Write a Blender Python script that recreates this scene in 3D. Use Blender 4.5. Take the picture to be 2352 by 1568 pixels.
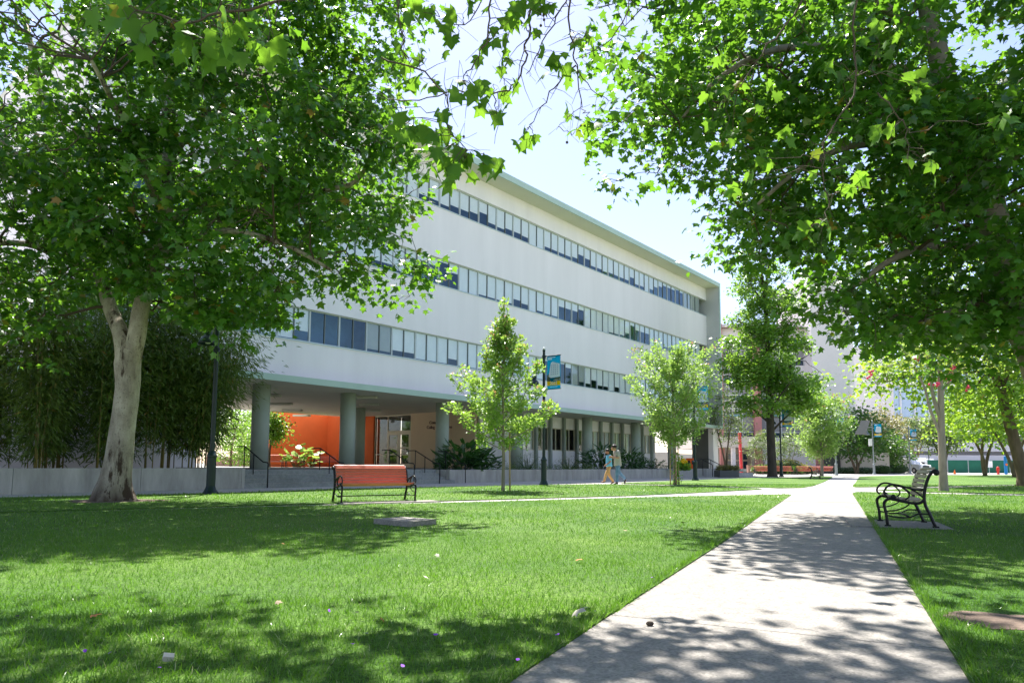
import bpy, bmesh, math, random
import numpy as np
from mathutils import Vector, Matrix

for o in list(bpy.data.objects):
    bpy.data.objects.remove(o, do_unlink=True)
scene = bpy.context.scene
COL = scene.collection
rng = np.random.default_rng(7)
random.seed(7)
R = math.radians

# ------------------------------------------------------------------ camera
FPX = 1568.0 / 2352.0            # focal length as a share of the picture width
CAM_H, PITCH, ROLL, SHIFT = 0.9, R(5), 0.0055, 145.0 / 2352.0
cam_data = bpy.data.cameras.new('camera')
cam = bpy.data.objects.new('camera', cam_data)
COL.objects.link(cam)
CM = Matrix.Rotation(math.pi / 2 + PITCH, 3, 'X') @ Matrix.Rotation(ROLL, 3, 'Z')
cam.rotation_euler = CM.to_euler()
cam.location = (0, 0, CAM_H)
cam_data.sensor_fit = 'HORIZONTAL'
cam_data.sensor_width = 36.0
cam_data.lens = 36.0 * FPX
cam_data.shift_y = SHIFT
cam_data.clip_start = 0.05
cam_data.clip_end = 3000.0
scene.camera = cam

# ------------------------------------------------------------------ sky, sun, exposure
SUN_EL = R(62)
SUN_DIR = Vector((-0.16 * math.cos(SUN_EL), 0.987 * math.cos(SUN_EL), math.sin(SUN_EL))).normalized()   # towards the sun
world = bpy.data.worlds.new('World')
scene.world = world
world.use_nodes = True
wn = world.node_tree
wn.nodes.clear()
sky = wn.nodes.new('ShaderNodeTexSky')
sky.sky_type = 'NISHITA'
sky.sun_disc = False
sky.sun_elevation = SUN_EL
sky.sun_rotation = math.atan2(SUN_DIR.x, SUN_DIR.y)
sky.altitude = 0.0
sky.air_density = 1.0
sky.dust_density = 0.6
sky.ozone_density = 1.2
bg = wn.nodes.new('ShaderNodeBackground')
bg.inputs['Strength'].default_value = 0.092
wo = wn.nodes.new('ShaderNodeOutputWorld')
wb = wn.nodes.new('ShaderNodeMix'); wb.data_type = 'RGBA'; wb.blend_type = 'MULTIPLY'; wb.inputs[0].default_value = 1.0
wb.inputs[7].default_value = (1.11, 0.97, 1.0, 1)          # the camera's white balance, the same over the whole sky
wn.links.new(sky.outputs[0], wb.inputs[6])
wn.links.new(wb.outputs[2], bg.inputs['Color'])
wn.links.new(bg.outputs[0], wo.inputs['Surface'])
sun_data = bpy.data.lights.new('sun', 'SUN')
sun_data.energy = 5.0
sun_data.angle = R(0.53)
sun_data.color = (1.0, 0.96, 0.90)
sun = bpy.data.objects.new('sun', sun_data)
sun.rotation_euler = SUN_DIR.to_track_quat('Z', 'Y').to_euler()
sun.location = (0, 0, 60)
COL.objects.link(sun)
vs = scene.view_settings
vs.view_transform = 'Standard'
vs.look = 'None'
vs.exposure = 1.6
vs.gamma = 1.0
vs.use_curve_mapping = False
scene.cycles.max_bounces = 7
scene.cycles.diffuse_bounces = 4
scene.cycles.glossy_bounces = 3
scene.cycles.transmission_bounces = 4
scene.cycles.transparent_max_bounces = 8
scene.cycles.caustics_reflective = False
scene.cycles.caustics_refractive = False
scene.cycles.use_adaptive_sampling = True
scene.cycles.adaptive_threshold = 0.015

# ------------------------------------------------------------------ measuring helpers (used to find real positions)
def ray(x, y):
    return CM @ Vector(((x - 1176) / 1568.0, -(y - 784 - 145.0) / 1568.0, -1.0))
def G(x, y, z=0.0):
    r = ray(x, y)
    return Vector((0, 0, CAM_H)) + r * ((z - CAM_H) / r.z)
def V(x, y, depth):
    r = ray(x, y)
    return Vector((0, 0, CAM_H)) + r * (depth / r.y)

# ------------------------------------------------------------------ materials
MAT = {}
def nodes_of(m):
    m.use_nodes = True
    nt = m.node_tree
    nt.nodes.clear()
    out = nt.nodes.new('ShaderNodeOutputMaterial')
    return nt, out
def mat(name, col, rough=0.7, var=0.0, scale=3.0, bump=0.0, bscale=40.0, spec=0.35, metal=0.0, col2=None, detail=5.0, stretch=(1, 1, 1)):
    m = bpy.data.materials.new(name)
    nt, out = nodes_of(m)
    p = nt.nodes.new('ShaderNodeBsdfPrincipled')
    p.inputs['Roughness'].default_value = rough
    p.inputs['Specular IOR Level'].default_value = spec
    p.inputs['Metallic'].default_value = metal
    nt.links.new(p.outputs[0], out.inputs[0])
    c = (*col, 1)
    p.inputs['Base Color'].default_value = c
    if var or col2 or bump:
        tc = nt.nodes.new('ShaderNodeTexCoord')
        mp = nt.nodes.new('ShaderNodeMapping')
        mp.inputs['Scale'].default_value = stretch
        nt.links.new(tc.outputs['Object'], mp.inputs[0])
    if var or col2:
        nz = nt.nodes.new('ShaderNodeTexNoise')
        nz.inputs['Scale'].default_value = scale
        nz.inputs['Detail'].default_value = detail
        nz.inputs['Roughness'].default_value = 0.62
        nt.links.new(mp.outputs[0], nz.inputs['Vector'])
        rp = nt.nodes.new('ShaderNodeValToRGB')
        rp.color_ramp.elements[0].position = 0.30
        rp.color_ramp.elements[1].position = 0.70
        a = [max(0, x * (1 - var)) for x in col]
        b = list(col2) if col2 else [min(1, x * (1 + var)) for x in col]
        rp.color_ramp.elements[0].color = (*a, 1)
        rp.color_ramp.elements[1].color = (*b, 1)
        nt.links.new(nz.outputs['Fac'], rp.inputs[0])
        nt.links.new(rp.outputs[0], p.inputs['Base Color'])
    if bump:
        nb = nt.nodes.new('ShaderNodeTexNoise')
        nb.inputs['Scale'].default_value = bscale
        nb.inputs['Detail'].default_value = 6
        nt.links.new(mp.outputs[0], nb.inputs['Vector'])
        bm_ = nt.nodes.new('ShaderNodeBump')
        bm_.inputs['Strength'].default_value = bump
        bm_.inputs['Distance'].default_value = 0.02
        nt.links.new(nb.outputs['Fac'], bm_.inputs['Height'])
        nt.links.new(bm_.outputs[0], p.inputs['Normal'])
    MAT[name] = m
    return m
def leaf_mat(name, dark, light, trans, brown=0.0, tfac=0.42, rough=0.42, spec=0.4, bcol=(0.30, 0.15, 0.035)):
    """thin leaf: reflects one green, lets a yellower green through; varies leaf by leaf"""
    m = bpy.data.materials.new(name)
    nt, out = nodes_of(m)
    at = nt.nodes.new('ShaderNodeAttribute')
    at.attribute_name = 'rnd'
    rp = nt.nodes.new('ShaderNodeValToRGB')
    e = rp.color_ramp.elements
    e[0].position, e[0].color = 0.0, (*dark, 1)
    e[1].position, e[1].color = 0.85, (*light, 1)
    if name == 'leaf_sycamore':
        w = e.new(0.92); w.color = (0.135, 0.215, 0.030, 1)
    if brown:
        x = e.new(1.0 - brown - 0.004); x.color = e[len(e) - 2].color if name == 'leaf_sycamore' else (*light, 1)
        y = e.new(1.0 - brown); y.color = (*bcol, 1)
    nt.links.new(at.outputs['Fac'], rp.inputs[0])
    p = nt.nodes.new('ShaderNodeBsdfPrincipled')
    p.inputs['Roughness'].default_value = rough
    p.inputs['Specular IOR Level'].default_value = spec
    nt.links.new(rp.outputs[0], p.inputs['Base Color'])
    t = nt.nodes.new('ShaderNodeBsdfTranslucent')
    mx = nt.nodes.new('ShaderNodeMix'); mx.data_type = 'RGBA'; mx.blend_type = 'MIX'
    mx.inputs[0].default_value = 0.75
    nt.links.new(rp.outputs[0], mx.inputs[6]); mx.inputs[7].default_value = (*trans, 1)
    nt.links.new(mx.outputs[2], t.inputs['Color'])
    ms = nt.nodes.new('ShaderNodeMixShader')
    ms.inputs[0].default_value = tfac
    nt.links.new(p.outputs[0], ms.inputs[1]); nt.links.new(t.outputs[0], ms.inputs[2])
    nt.links.new(ms.outputs[0], out.inputs[0])
    MAT[name] = m
    return m
def glass_mat(name, tint, ior=1.7, gloss=(0.85, 0.93, 1.0)):
    m = bpy.data.materials.new(name)
    nt, out = nodes_of(m)
    tr = nt.nodes.new('ShaderNodeBsdfTransparent'); tr.inputs[0].default_value = (*tint, 1)
    gl = nt.nodes.new('ShaderNodeBsdfGlossy'); gl.inputs['Roughness'].default_value = 0.01; gl.inputs[0].default_value = (*gloss, 1)
    lw = nt.nodes.new('ShaderNodeLayerWeight'); lw.inputs[0].default_value = 0.5
    pw = nt.nodes.new('ShaderNodeMath'); pw.operation = 'POWER'; nt.links.new(lw.outputs['Facing'], pw.inputs[0]); pw.inputs[1].default_value = 4.0
    f0 = ((ior - 1) / (ior + 1)) ** 2
    fr = nt.nodes.new('ShaderNodeMath'); fr.operation = 'MULTIPLY_ADD'; nt.links.new(pw.outputs[0], fr.inputs[0]); fr.inputs[1].default_value = 1 - f0; fr.inputs[2].default_value = f0
    ms = nt.nodes.new('ShaderNodeMixShader')
    nt.links.new(fr.outputs[0], ms.inputs[0]); nt.links.new(tr.outputs[0], ms.inputs[1]); nt.links.new(gl.outputs[0], ms.inputs[2])
    nt.links.new(ms.outputs[0], out.inputs[0])
    MAT[name] = m
    return m

mat('stucco', (0.87, 0.835, 0.835), 0.85, 0.045, 0.9, 0.08, 60, 0.2, stretch=(1, 1, 0.16), detail=8)
mat('stucco_grey', (0.60, 0.60, 0.58), 0.85, 0.05, 0.5, 0.08, 60, 0.2)
mat('green_trim', (0.46, 0.60, 0.52), 0.6, 0.05, 1.0, 0.0, 40, 0.3)
mat('column_green', (0.37, 0.42, 0.36), 0.55, 0.06, 1.5, 0.03, 30, 0.3)
mat('soffit', (0.66, 0.61, 0.51), 0.8, 0.04, 0.8, 0.0, 40, 0.2)
mat('roof_soffit', (0.70, 0.69, 0.56), 0.8, 0.05, 0.5, 0.0, 40, 0.2)
mat('roofing', (0.35, 0.35, 0.34), 0.9, 0.1, 1.0)
mat('orange_wall', (0.58, 0.118, 0.028), 0.75, 0.12, 0.5, 0.04, 50, 0.25)
mat('tan_wall', (0.62, 0.50, 0.35), 0.8, 0.04, 0.8, 0.04, 50, 0.25)
mat('dark_metal', (0.05, 0.052, 0.05), 0.5, 0.2, 5)
mat('window_frame', (0.50, 0.55, 0.55), 0.45, 0.06, 5, spec=0.5)
mat('mullion_dark', (0.16, 0.19, 0.19), 0.5)
mat('sill', (0.55, 0.66, 0.70), 0.5)
mat('blind', (0.86, 0.88, 0.85), 0.85, 0.06, 1.2)
mat('blind_grey', (0.40, 0.42, 0.38), 0.85, 0.1, 1.2)
mat('room', (0.055, 0.15, 0.25), 0.9, 0.3, 0.8)  # blue of the sky reflected in the panes, put into the backing's colour
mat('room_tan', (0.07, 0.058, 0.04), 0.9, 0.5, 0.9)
glass_mat('glass', (0.95, 0.98, 0.985), 1.8, (0.62, 0.83, 1.0))
glass_mat('glass_clear', (0.94, 0.95, 0.94), 1.5)
mat('cream_frame', (0.66, 0.61, 0.48), 0.5)
mat('letter', (0.10, 0.035, 0.03), 0.4)
mat('lamp_fixture', (0.55, 0.54, 0.46), 0.5)
mat('grey_green_fin', (0.29, 0.33, 0.29), 0.6, 0.06, 2)
mat('end_grey', (0.10, 0.105, 0.10), 0.7, 0.1, 1)
mat('iron', (0.008, 0.008, 0.009), 0.42, spec=0.28)
mat('lamp_green', (0.007, 0.022, 0.024), 0.38, spec=0.35)
mat('lamp_sunlit_grey', (0.22, 0.25, 0.27), 0.5, spec=0.5)  # the dark lamp paint lightened: sun and reflection put into the colour
mat('globe', (0.75, 0.75, 0.72), 0.3)
mat('red_slat', (0.48, 0.115, 0.062), 0.42, 0.2, 6, 0.05, 60, 0.4, stretch=(1, 8, 8))
mat('red_slat_far', (0.46, 0.12, 0.08), 0.5)
mat('old_slat', (0.40, 0.34, 0.235), 0.6, 0.2, 7, 0.08, 60, 0.3, col2=(0.47, 0.41, 0.30), stretch=(1, 8, 8))
mat('teal', (0.008, 0.155, 0.27), 0.6, 0.0)
mat('gold', (0.72, 0.42, 0.012), 0.6)
mat('print_white', (0.78, 0.79, 0.80), 0.6)
mat('print_building', (0.60, 0.60, 0.66), 0.6, 0.15, 6)
mat('print_window', (0.33, 0.35, 0.45), 0.6)
mat('print_dark', (0.05, 0.055, 0.035), 0.6, 0.4, 9)
mat('print_road', (0.30, 0.29, 0.28), 0.6)
mat('bark_pale', (0.30, 0.255, 0.19), 0.9, 0.45, 3.2, 0.5, 22, 0.15, col2=(0.54, 0.49, 0.39), stretch=(1, 1, 0.45), detail=9)
mat('bark_stain', (0.05, 0.035, 0.025), 0.95, 0.3, 6)
mat('bark_brown', (0.16, 0.12, 0.085), 0.95, 0.35, 5, 0.5, 30, 0.1, stretch=(1, 1, 0.3))
mat('bark_dark', (0.075, 0.062, 0.050), 0.95, 0.3, 4, 0.5, 25, 0.1, stretch=(1, 1, 0.25))
mat('bark_grey', (0.27, 0.235, 0.20), 0.9, 0.2, 5, 0.3, 30, 0.1, stretch=(1, 1, 0.3))
mat('twig', (0.10, 0.075, 0.055), 0.85)
mat('bamboo_culm', (0.14, 0.15, 0.045), 0.4, 0.35, 2, col2=(0.32, 0.26, 0.08))
mat('soil', (0.060, 0.045, 0.032), 0.95, 0.4, 6, 0.5, 30)
mat('mulch', (0.14, 0.10, 0.075), 0.95, 0.4, 12, 0.5, 40)
mat('wood_stake', (0.40, 0.29, 0.17), 0.8, 0.15, 8)
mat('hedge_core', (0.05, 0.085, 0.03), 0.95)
leaf_mat('leaf_sycamore', (0.009, 0.052, 0.008), (0.060, 0.170, 0.024), (0.27, 0.58, 0.030), 0.010, 0.38, 0.33, 0.5)
leaf_mat('leaf_near', (0.030, 0.100, 0.016), (0.085, 0.185, 0.032), (0.30, 0.58, 0.035), 0.03, 0.45, 0.5, 0.22)
leaf_mat('leaf_back', (0.045, 0.125, 0.018), (0.13, 0.25, 0.035), (0.46, 0.70, 0.04), 0.01, 0.48)
leaf_mat('leaf_young', (0.105, 0.215, 0.050), (0.28, 0.42, 0.125), (0.46, 0.68, 0.11), 0.0, 0.40, 0.35, 0.5)
leaf_mat('leaf_maple', (0.090, 0.205, 0.034), (0.27, 0.41, 0.095), (0.46, 0.70, 0.09), 0.0, 0.40, 0.35, 0.5)
leaf_mat('leaf_gum', (0.055, 0.160, 0.024), (0.19, 0.33, 0.055), (0.36, 0.62, 0.045), 0.0, 0.42, 0.35, 0.45)
leaf_mat('leaf_tip', (0.50, 0.26, 0.12), (0.62, 0.36, 0.20), (0.65, 0.36, 0.15), 0.0, 0.4)
leaf_mat('leaf_bamboo', (0.024, 0.066, 0.010), (0.150, 0.225, 0.040), (0.30, 0.45, 0.05), 0.012, 0.33)
leaf_mat('leaf_dark', (0.014, 0.055, 0.014), (0.042, 0.115, 0.024), (0.12, 0.32, 0.03), 0.0, 0.25, 0.38, 0.45)
leaf_mat('leaf_far_dark', (0.030, 0.085, 0.020), (0.075, 0.165, 0.032), (0.20, 0.42, 0.03), 0.0, 0.35, 0.4, 0.4)
leaf_mat('leaf_tan', (0.10, 0.12, 0.035), (0.26, 0.24, 0.095), (0.40, 0.38, 0.10), 0.0, 0.35)
leaf_mat('leaf_olive', (0.065, 0.115, 0.035), (0.16, 0.22, 0.075), (0.28, 0.40, 0.08), 0.0, 0.35)
leaf_mat('leaf_taro', (0.14, 0.30, 0.05), (0.26, 0.42, 0.10), (0.5, 0.7, 0.1), 0.0, 0.4, 0.3, 0.5)
leaf_mat('leaf_crape', (0.075, 0.15, 0.03), (0.20, 0.28, 0.06), (0.48, 0.62, 0.07), 0.0, 0.45)
leaf_mat('leaf_dusty', (0.12, 0.18, 0.13), (0.20, 0.27, 0.19), (0.2, 0.3, 0.15), 0.0, 0.2)
leaf_mat('leaf_grass', (0.028, 0.100, 0.010), (0.125, 0.245, 0.030), (0.21, 0.46, 0.022), 0.03, 0.34, 0.28, 0.38, (0.46, 0.43, 0.24))
mat('blossom', (0.75, 0.06, 0.16), 0.6)
mat('blossom_pale', (0.80, 0.35, 0.30), 0.6)
mat('yellow_flower', (0.80, 0.50, 0.005), 0.6, 0.15, 8)
mat('purple_petal', (0.22, 0.04, 0.50), 0.6)
mat('dry_leaf', (0.33, 0.25, 0.16), 0.8, 0.2, 9)
mat('dry_leaf_orange', (0.38, 0.15, 0.04), 0.7, 0.2, 9)
mat('pale_leaf', (0.42, 0.39, 0.32), 0.8, 0.1, 9)
mat('foil', (0.01, 0.22, 0.75), 0.2, metal=0.4)
mat('paper', (0.62, 0.55, 0.45), 0.8)
mat('hydrant_red', (0.55, 0.03, 0.02), 0.5)
mat('pole_red', (0.62, 0.05, 0.06), 0.5)
mat('tower_blue', (0.01, 0.19, 0.48), 0.4)
mat('cone_orange', (0.85, 0.17, 0.03), 0.5)
mat('machine_orange', (0.85, 0.11, 0.01), 0.5)
mat('black', (0.012, 0.012, 0.013), 0.5)
mat('fence_mesh', (0.018, 0.135, 0.085), 0.8, 0.15, 1.0)
mat('galvanised', (0.45, 0.46, 0.46), 0.45, metal=0.6)
mat('car_white', (0.74, 0.75, 0.76), 0.25, spec=0.6)
mat('car_silver', (0.48, 0.47, 0.48), 0.3, spec=0.6)
mat('tyre', (0.02, 0.02, 0.021), 0.8)
mat('chrome', (0.55, 0.56, 0.58), 0.2, metal=0.9)
mat('headlight', (0.75, 0.77, 0.8), 0.15, spec=0.7)
mat('windscreen', (0.03, 0.06, 0.07), 0.06, spec=0.8)
mat('pink_wall', (0.55, 0.24, 0.22), 0.8, 0.05, 1)
mat('far_white', (0.74, 0.70, 0.69), 0.8, 0.03, 0.3)
mat('far_beige', (0.60, 0.53, 0.46), 0.8, 0.05, 0.4)
mat('far_glass', (0.025, 0.055, 0.10), 0.08, spec=0.8)
mat('far_blind', (0.30, 0.29, 0.29), 0.7)
mat('far_glass_pale', (0.42, 0.55, 0.70), 0.15, spec=0.7)
mat('far_frame', (0.70, 0.71, 0.72), 0.6)
mat('teal_frame', (0.20, 0.42, 0.42), 0.5)
mat('tile_brown', (0.22, 0.15, 0.13), 0.8, 0.2, 3)
mat('brick_block', (0.42, 0.25, 0.19), 0.85, 0.12, 3)
mat('skin', (0.52, 0.27, 0.18), 0.55)
mat('skin_warm', (0.42, 0.20, 0.13), 0.55)
mat('hair', (0.018, 0.012, 0.010), 0.5)
mat('shirt_blue', (0.16, 0.48, 0.68), 0.8, 0.08, 12)
mat('shirt_grey', (0.42, 0.40, 0.37), 0.85, 0.1, 18)
mat('khaki', (0.56, 0.33, 0.13), 0.85, 0.08, 9)
mat('jeans', (0.10, 0.20, 0.33), 0.85, 0.25, 7, col2=(0.20, 0.33, 0.48))
mat('shoe_dark', (0.03, 0.028, 0.03), 0.6)
mat('shoe_brown', (0.12, 0.075, 0.05), 0.6)
mat('shoe_sole', (0.6, 0.58, 0.55), 0.7)

def vinyl(name, col):
    m = bpy.data.materials.new(name); nt, out = nodes_of(m)
    d = nt.nodes.new('ShaderNodeBsdfDiffuse'); t = nt.nodes.new('ShaderNodeBsdfTranslucent'); ms = nt.nodes.new('ShaderNodeMixShader')
    d.inputs[0].default_value = (*col, 1); t.inputs[0].default_value = (*col, 1); ms.inputs[0].default_value = 0.5 if name == 'teal' else 0.18
    nt.links.new(d.outputs[0], ms.inputs[1]); nt.links.new(t.outputs[0], ms.inputs[2]); nt.links.new(ms.outputs[0], out.inputs[0])
    MAT[name] = m
for nm_, c_ in (('teal', (0.004, 0.17, 0.30)), ('gold', (0.95, 0.56, 0.01)), ('print_white', (0.9, 0.9, 0.9)), ('print_building', (0.80, 0.80, 0.86)), ('print_window', (0.45, 0.48, 0.60)), ('print_dark', (0.10, 0.11, 0.07)), ('print_road', (0.45, 0.44, 0.42))):
    vinyl(nm_, c_)
def concrete(name, base, speck=0.35, stain=0.12, bump=0.25):
    """exposed concrete: broad stains, fine aggregate specks, light relief"""
    m = bpy.data.materials.new(name)
    nt, out = nodes_of(m)
    L = nt.links.new
    p = nt.nodes.new('ShaderNodeBsdfPrincipled'); p.inputs['Roughness'].default_value = 0.85; p.inputs['Specular IOR Level'].default_value = 0.25
    g = nt.nodes.new('ShaderNodeNewGeometry')
    def noise(sc, det=4, ro=0.6):
        n = nt.nodes.new('ShaderNodeTexNoise'); n.inputs['Scale'].default_value = sc; n.inputs['Detail'].default_value = det; n.inputs['Roughness'].default_value = ro
        L(g.outputs['Position'], n.inputs['Vector']); return n
    a = noise(0.55, 6); b = noise(9, 5); c = noise(150, 2)
    vo = nt.nodes.new('ShaderNodeTexVoronoi'); vo.inputs['Scale'].default_value = 75
    L(g.outputs['Position'], vo.inputs['Vector'])
    def ramp(src, p0, c0, p1, c1):
        r = nt.nodes.new('ShaderNodeValToRGB'); e = r.color_ramp.elements
        e[0].position, e[0].color, e[1].position, e[1].color = p0, (*c0, 1), p1, (*c1, 1)
        L(src, r.inputs[0]); return r
    lo = [x * (1 - stain) for x in base]
    hi = [min(1, x * (1 + stain)) for x in base]
    r1 = ramp(a.outputs['Fac'], 0.3, lo, 0.7, hi)
    r2 = ramp(b.outputs['Fac'], 0.35, (0.82, 0.82, 0.82), 0.65, (1.08, 1.07, 1.05))
    r3 = ramp(vo.outputs['Color'], 0.0, (1 - speck,) * 3, 0.9, (1 + speck * 0.5,) * 3)
    def mul(x, y):
        mm = nt.nodes.new('ShaderNodeMix'); mm.data_type = 'RGBA'; mm.blend_type = 'MULTIPLY'; mm.inputs[0].default_value = 1
        L(x, mm.inputs[6]); L(y, mm.inputs[7]); return mm.outputs[2]
    L(mul(mul(r1.outputs[0], r2.outputs[0]), r3.outputs[0]), p.inputs['Base Color'])
    bp = nt.nodes.new('ShaderNodeBump'); bp.inputs['Strength'].default_value = bump; bp.inputs['Distance'].default_value = 0.006
    L(c.outputs['Fac'], bp.inputs['Height']); L(bp.outputs[0], p.inputs['Normal'])
    L(p.outputs[0], out.inputs[0])
    MAT[name] = m
concrete('path_concrete', (0.275, 0.256, 0.232), 0.34, 0.10)
concrete('paving', (0.42, 0.40, 0.375), 0.2, 0.10)
concrete('wall_concrete', (0.43, 0.42, 0.395), 0.2, 0.26)
mat('wall_streak', (0.40, 0.385, 0.36), 0.9, 0.32, 2.2, 0.2, 40, 0.2, col2=(0.50, 0.485, 0.455), stretch=(1, 1, 0.22), detail=7)
concrete('step_concrete', (0.30, 0.315, 0.31), 0.2, 0.20)

def lawn_material():
    m = bpy.data.materials.new('lawn_ground')
    nt, out = nodes_of(m)
    L = nt.links.new
    p = nt.nodes.new('ShaderNodeBsdfPrincipled'); p.inputs['Roughness'].default_value = 0.7; p.inputs['Specular IOR Level'].default_value = 0.15
    g = nt.nodes.new('ShaderNodeNewGeometry')
    def noise(sc, det=4):
        n = nt.nodes.new('ShaderNodeTexNoise'); n.inputs['Scale'].default_value = sc; n.inputs['Detail'].default_value = det
        L(g.outputs['Position'], n.inputs['Vector']); return n
    a = noise(0.35, 5); b = noise(45, 3); c = noise(90, 3)
    r = nt.nodes.new('ShaderNodeValToRGB'); e = r.color_ramp.elements
    e[0].position, e[0].color = 0.34, (0.044, 0.118, 0.012, 1)
    e[1].position, e[1].color = 0.66, (0.118, 0.205, 0.030, 1)
    L(a.outputs['Fac'], r.inputs[0])
    r2 = nt.nodes.new('ShaderNodeValToRGB'); f = r2.color_ramp.elements
    f[0].position, f[0].color = 0.35, (0.45, 0.5, 0.45, 1)
    f[1].position, f[1].color = 0.66, (1.35, 1.3, 1.25, 1)
    L(b.outputs['Fac'], r2.inputs[0])
    mm = nt.nodes.new('ShaderNodeMix'); mm.data_type = 'RGBA'; mm.blend_type = 'MULTIPLY'; mm.inputs[0].default_value = 1
    L(r.outputs[0], mm.inputs[6]); L(r2.outputs[0], mm.inputs[7])
    L(mm.outputs[2], p.inputs['Base Color'])
    bp = nt.nodes.new('ShaderNodeBump'); bp.inputs['Strength'].default_value = 0.7; bp.inputs['Distance'].default_value = 0.03
    L(c.outputs['Fac'], bp.inputs['Height']); L(bp.outputs[0], p.inputs['Normal'])
    L(p.outputs[0], out.inputs[0])
    MAT['lawn_ground'] = m
lawn_material()

# ------------------------------------------------------------------ mesh helpers
class MB:
    def __init__(self):
        self.v, self.f = [], []
    def add(self, vs, fs):
        k = len(self.v)
        self.v += [tuple(v) for v in vs]
        self.f += [tuple(i + k for i in f) for f in fs]
        return self
    def box(self, x0, x1, y0, y1, z0, z1):
        return self.add([(x0, y0, z0), (x1, y0, z0), (x1, y1, z0), (x0, y1, z0), (x0, y0, z1), (x1, y0, z1), (x1, y1, z1), (x0, y1, z1)],
                        [(0, 3, 2, 1), (4, 5, 6, 7), (0, 1, 5, 4), (1, 2, 6, 5), (2, 3, 7, 6), (3, 0, 4, 7)])
    def bar(self, a, b, w, h, up=(0, 0, 1)):
        """rectangular bar from a to b, w across, h along up"""
        a, b, up = Vector(a), Vector(b), Vector(up)
        t = (b - a).normalized()
        s = t.cross(up)
        if s.length < 1e-5: s = t.cross(Vector((1, 0, 0)))
        s.normalize(); u = s.cross(t)
        s *= w / 2; u *= h / 2
        return self.add([a - s - u, a + s - u, a + s + u, a - s + u, b - s - u, b + s - u, b + s + u, b - s + u],
                        [(0, 3, 2, 1), (4, 5, 6, 7), (0, 1, 5, 4), (1, 2, 6, 5), (2, 3, 7, 6), (3, 0, 4, 7)])
    def tube(self, pts, rads, n=8, flat=1.0, cap=True):
        pts = [Vector(p) for p in pts]
        if not hasattr(rads, '__len__'): rads = [rads] * len(pts)
        k0 = len(self.v)
        ref = Vector((0.31, 0.17, 0.93))
        t0 = (pts[1] - pts[0]).normalized()
        s = t0.cross(ref)
        if s.length < 0.05: s = t0.cross(Vector((1, 0, 0)))
        s.normalize()
        for i, p in enumerate(pts):
            t = (pts[min(i + 1, len(pts) - 1)] - pts[max(i - 1, 0)]).normalized()
            s = (s - t * s.dot(t)).normalized()
            u = t.cross(s)
            for j in range(n):
                a = 2 * math.pi * j / n
                self.v.append(tuple(p + s * (math.cos(a) * rads[i]) + u * (math.sin(a) * rads[i] * flat)))
        for i in range(len(pts) - 1):
            for j in range(n):
                a, b = k0 + i * n + j, k0 + i * n + (j + 1) % n
                self.f.append((a, b, b + n, a + n))
        if cap:
            self.f.append(tuple(k0 + j for j in reversed(range(n))))
            self.f.append(tuple(k0 + (len(pts) - 1) * n + j for j in range(n)))
        return self
    def lathe(self, prof, n=16, c=(0, 0, 0)):
        k0 = len(self.v)
        for r, z in prof:
            for j in range(n):
                a = 2 * math.pi * j / n
                self.v.append((c[0] + r * math.cos(a), c[1] + r * math.sin(a), c[2] + z))
        for i in range(len(prof) - 1):
            for j in range(n):
                a, b = k0 + i * n + j, k0 + i * n + (j + 1) % n
                self.f.append((a, b, b + n, a + n))
        self.f.append(tuple(k0 + j for j in reversed(range(n))))
        self.f.append(tuple(k0 + (len(prof) - 1) * n + j for j in range(n)))
        return self
    def ball(self, c, r, n=8, sq=(1, 1, 1)):
        k0 = len(self.v); m = max(4, n // 2)
        self.v.append((c[0], c[1], c[2] - r * sq[2]))
        for i in range(1, m):
            t = math.pi * i / m
            for j in range(n):
                a = 2 * math.pi * j / n
                self.v.append((c[0] + r * sq[0] * math.sin(t) * math.cos(a), c[1] + r * sq[1] * math.sin(t) * math.sin(a), c[2] - r * sq[2] * math.cos(t)))
        self.v.append((c[0], c[1], c[2] + r * sq[2]))
        top = len(self.v) - 1
        for j in range(n):
            self.f.append((k0, k0 + 1 + (j + 1) % n, k0 + 1 + j))
            self.f.append((top, k0 + 1 + (m - 2) * n + j, k0 + 1 + (m - 2) * n + (j + 1) % n))
        for i in range(m - 2):
            for j in range(n):
                a, b = k0 + 1 + i * n + j, k0 + 1 + i * n + (j + 1) % n
                self.f.append((a, b, b + n, a + n))
        return self
    def prism(self, poly, z0, z1):
        n = len(poly)
        ar = sum(poly[i][0] * poly[(i + 1) % n][1] - poly[(i + 1) % n][0] * poly[i][1] for i in range(n))
        if ar < 0: poly = poly[::-1]
        k = len(self.v)
        self.v += [(p[0], p[1], z0) for p in poly] + [(p[0], p[1], z1) for p in poly]
        self.f.append(tuple(k + i for i in reversed(range(n))))
        self.f.append(tuple(k + n + i for i in range(n)))
        for i in range(n):
            j = (i + 1) % n
            self.f.append((k + i, k + j, k + n + j, k + n + i))
        return self
    def mesh(self, name, m=None, smooth=False):
        me = bpy.data.meshes.new(name)
        me.from_pydata(self.v, [], self.f)
        if m: me.materials.append(MAT[m])
        if smooth: me.polygons.foreach_set('use_smooth', [True] * len(me.polygons))
        me.update()
        return me
    def build(self, name, m=None, parent=None, smooth=False):
        return link(name, self.mesh(name, m, smooth), parent)
def link(name, data, parent=None):
    o = bpy.data.objects.new(name, data)
    COL.objects.link(o)
    o.parent = parent
    return o
def tag(o, label=None, cat=None, group=None, kind=None):
    if label: o['label'] = label
    if cat: o['category'] = cat
    if group: o['group'] = group
    if kind: o['kind'] = kind
    return o
def empty(name, loc=(0, 0, 0), rz=0.0, label=None, cat=None, group=None):
    e = link(name, None)
    e.empty_display_size = 0.3
    e.location = loc
    e.rotation_euler = (0, 0, rz)
    return tag(e, label, cat, group)
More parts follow.
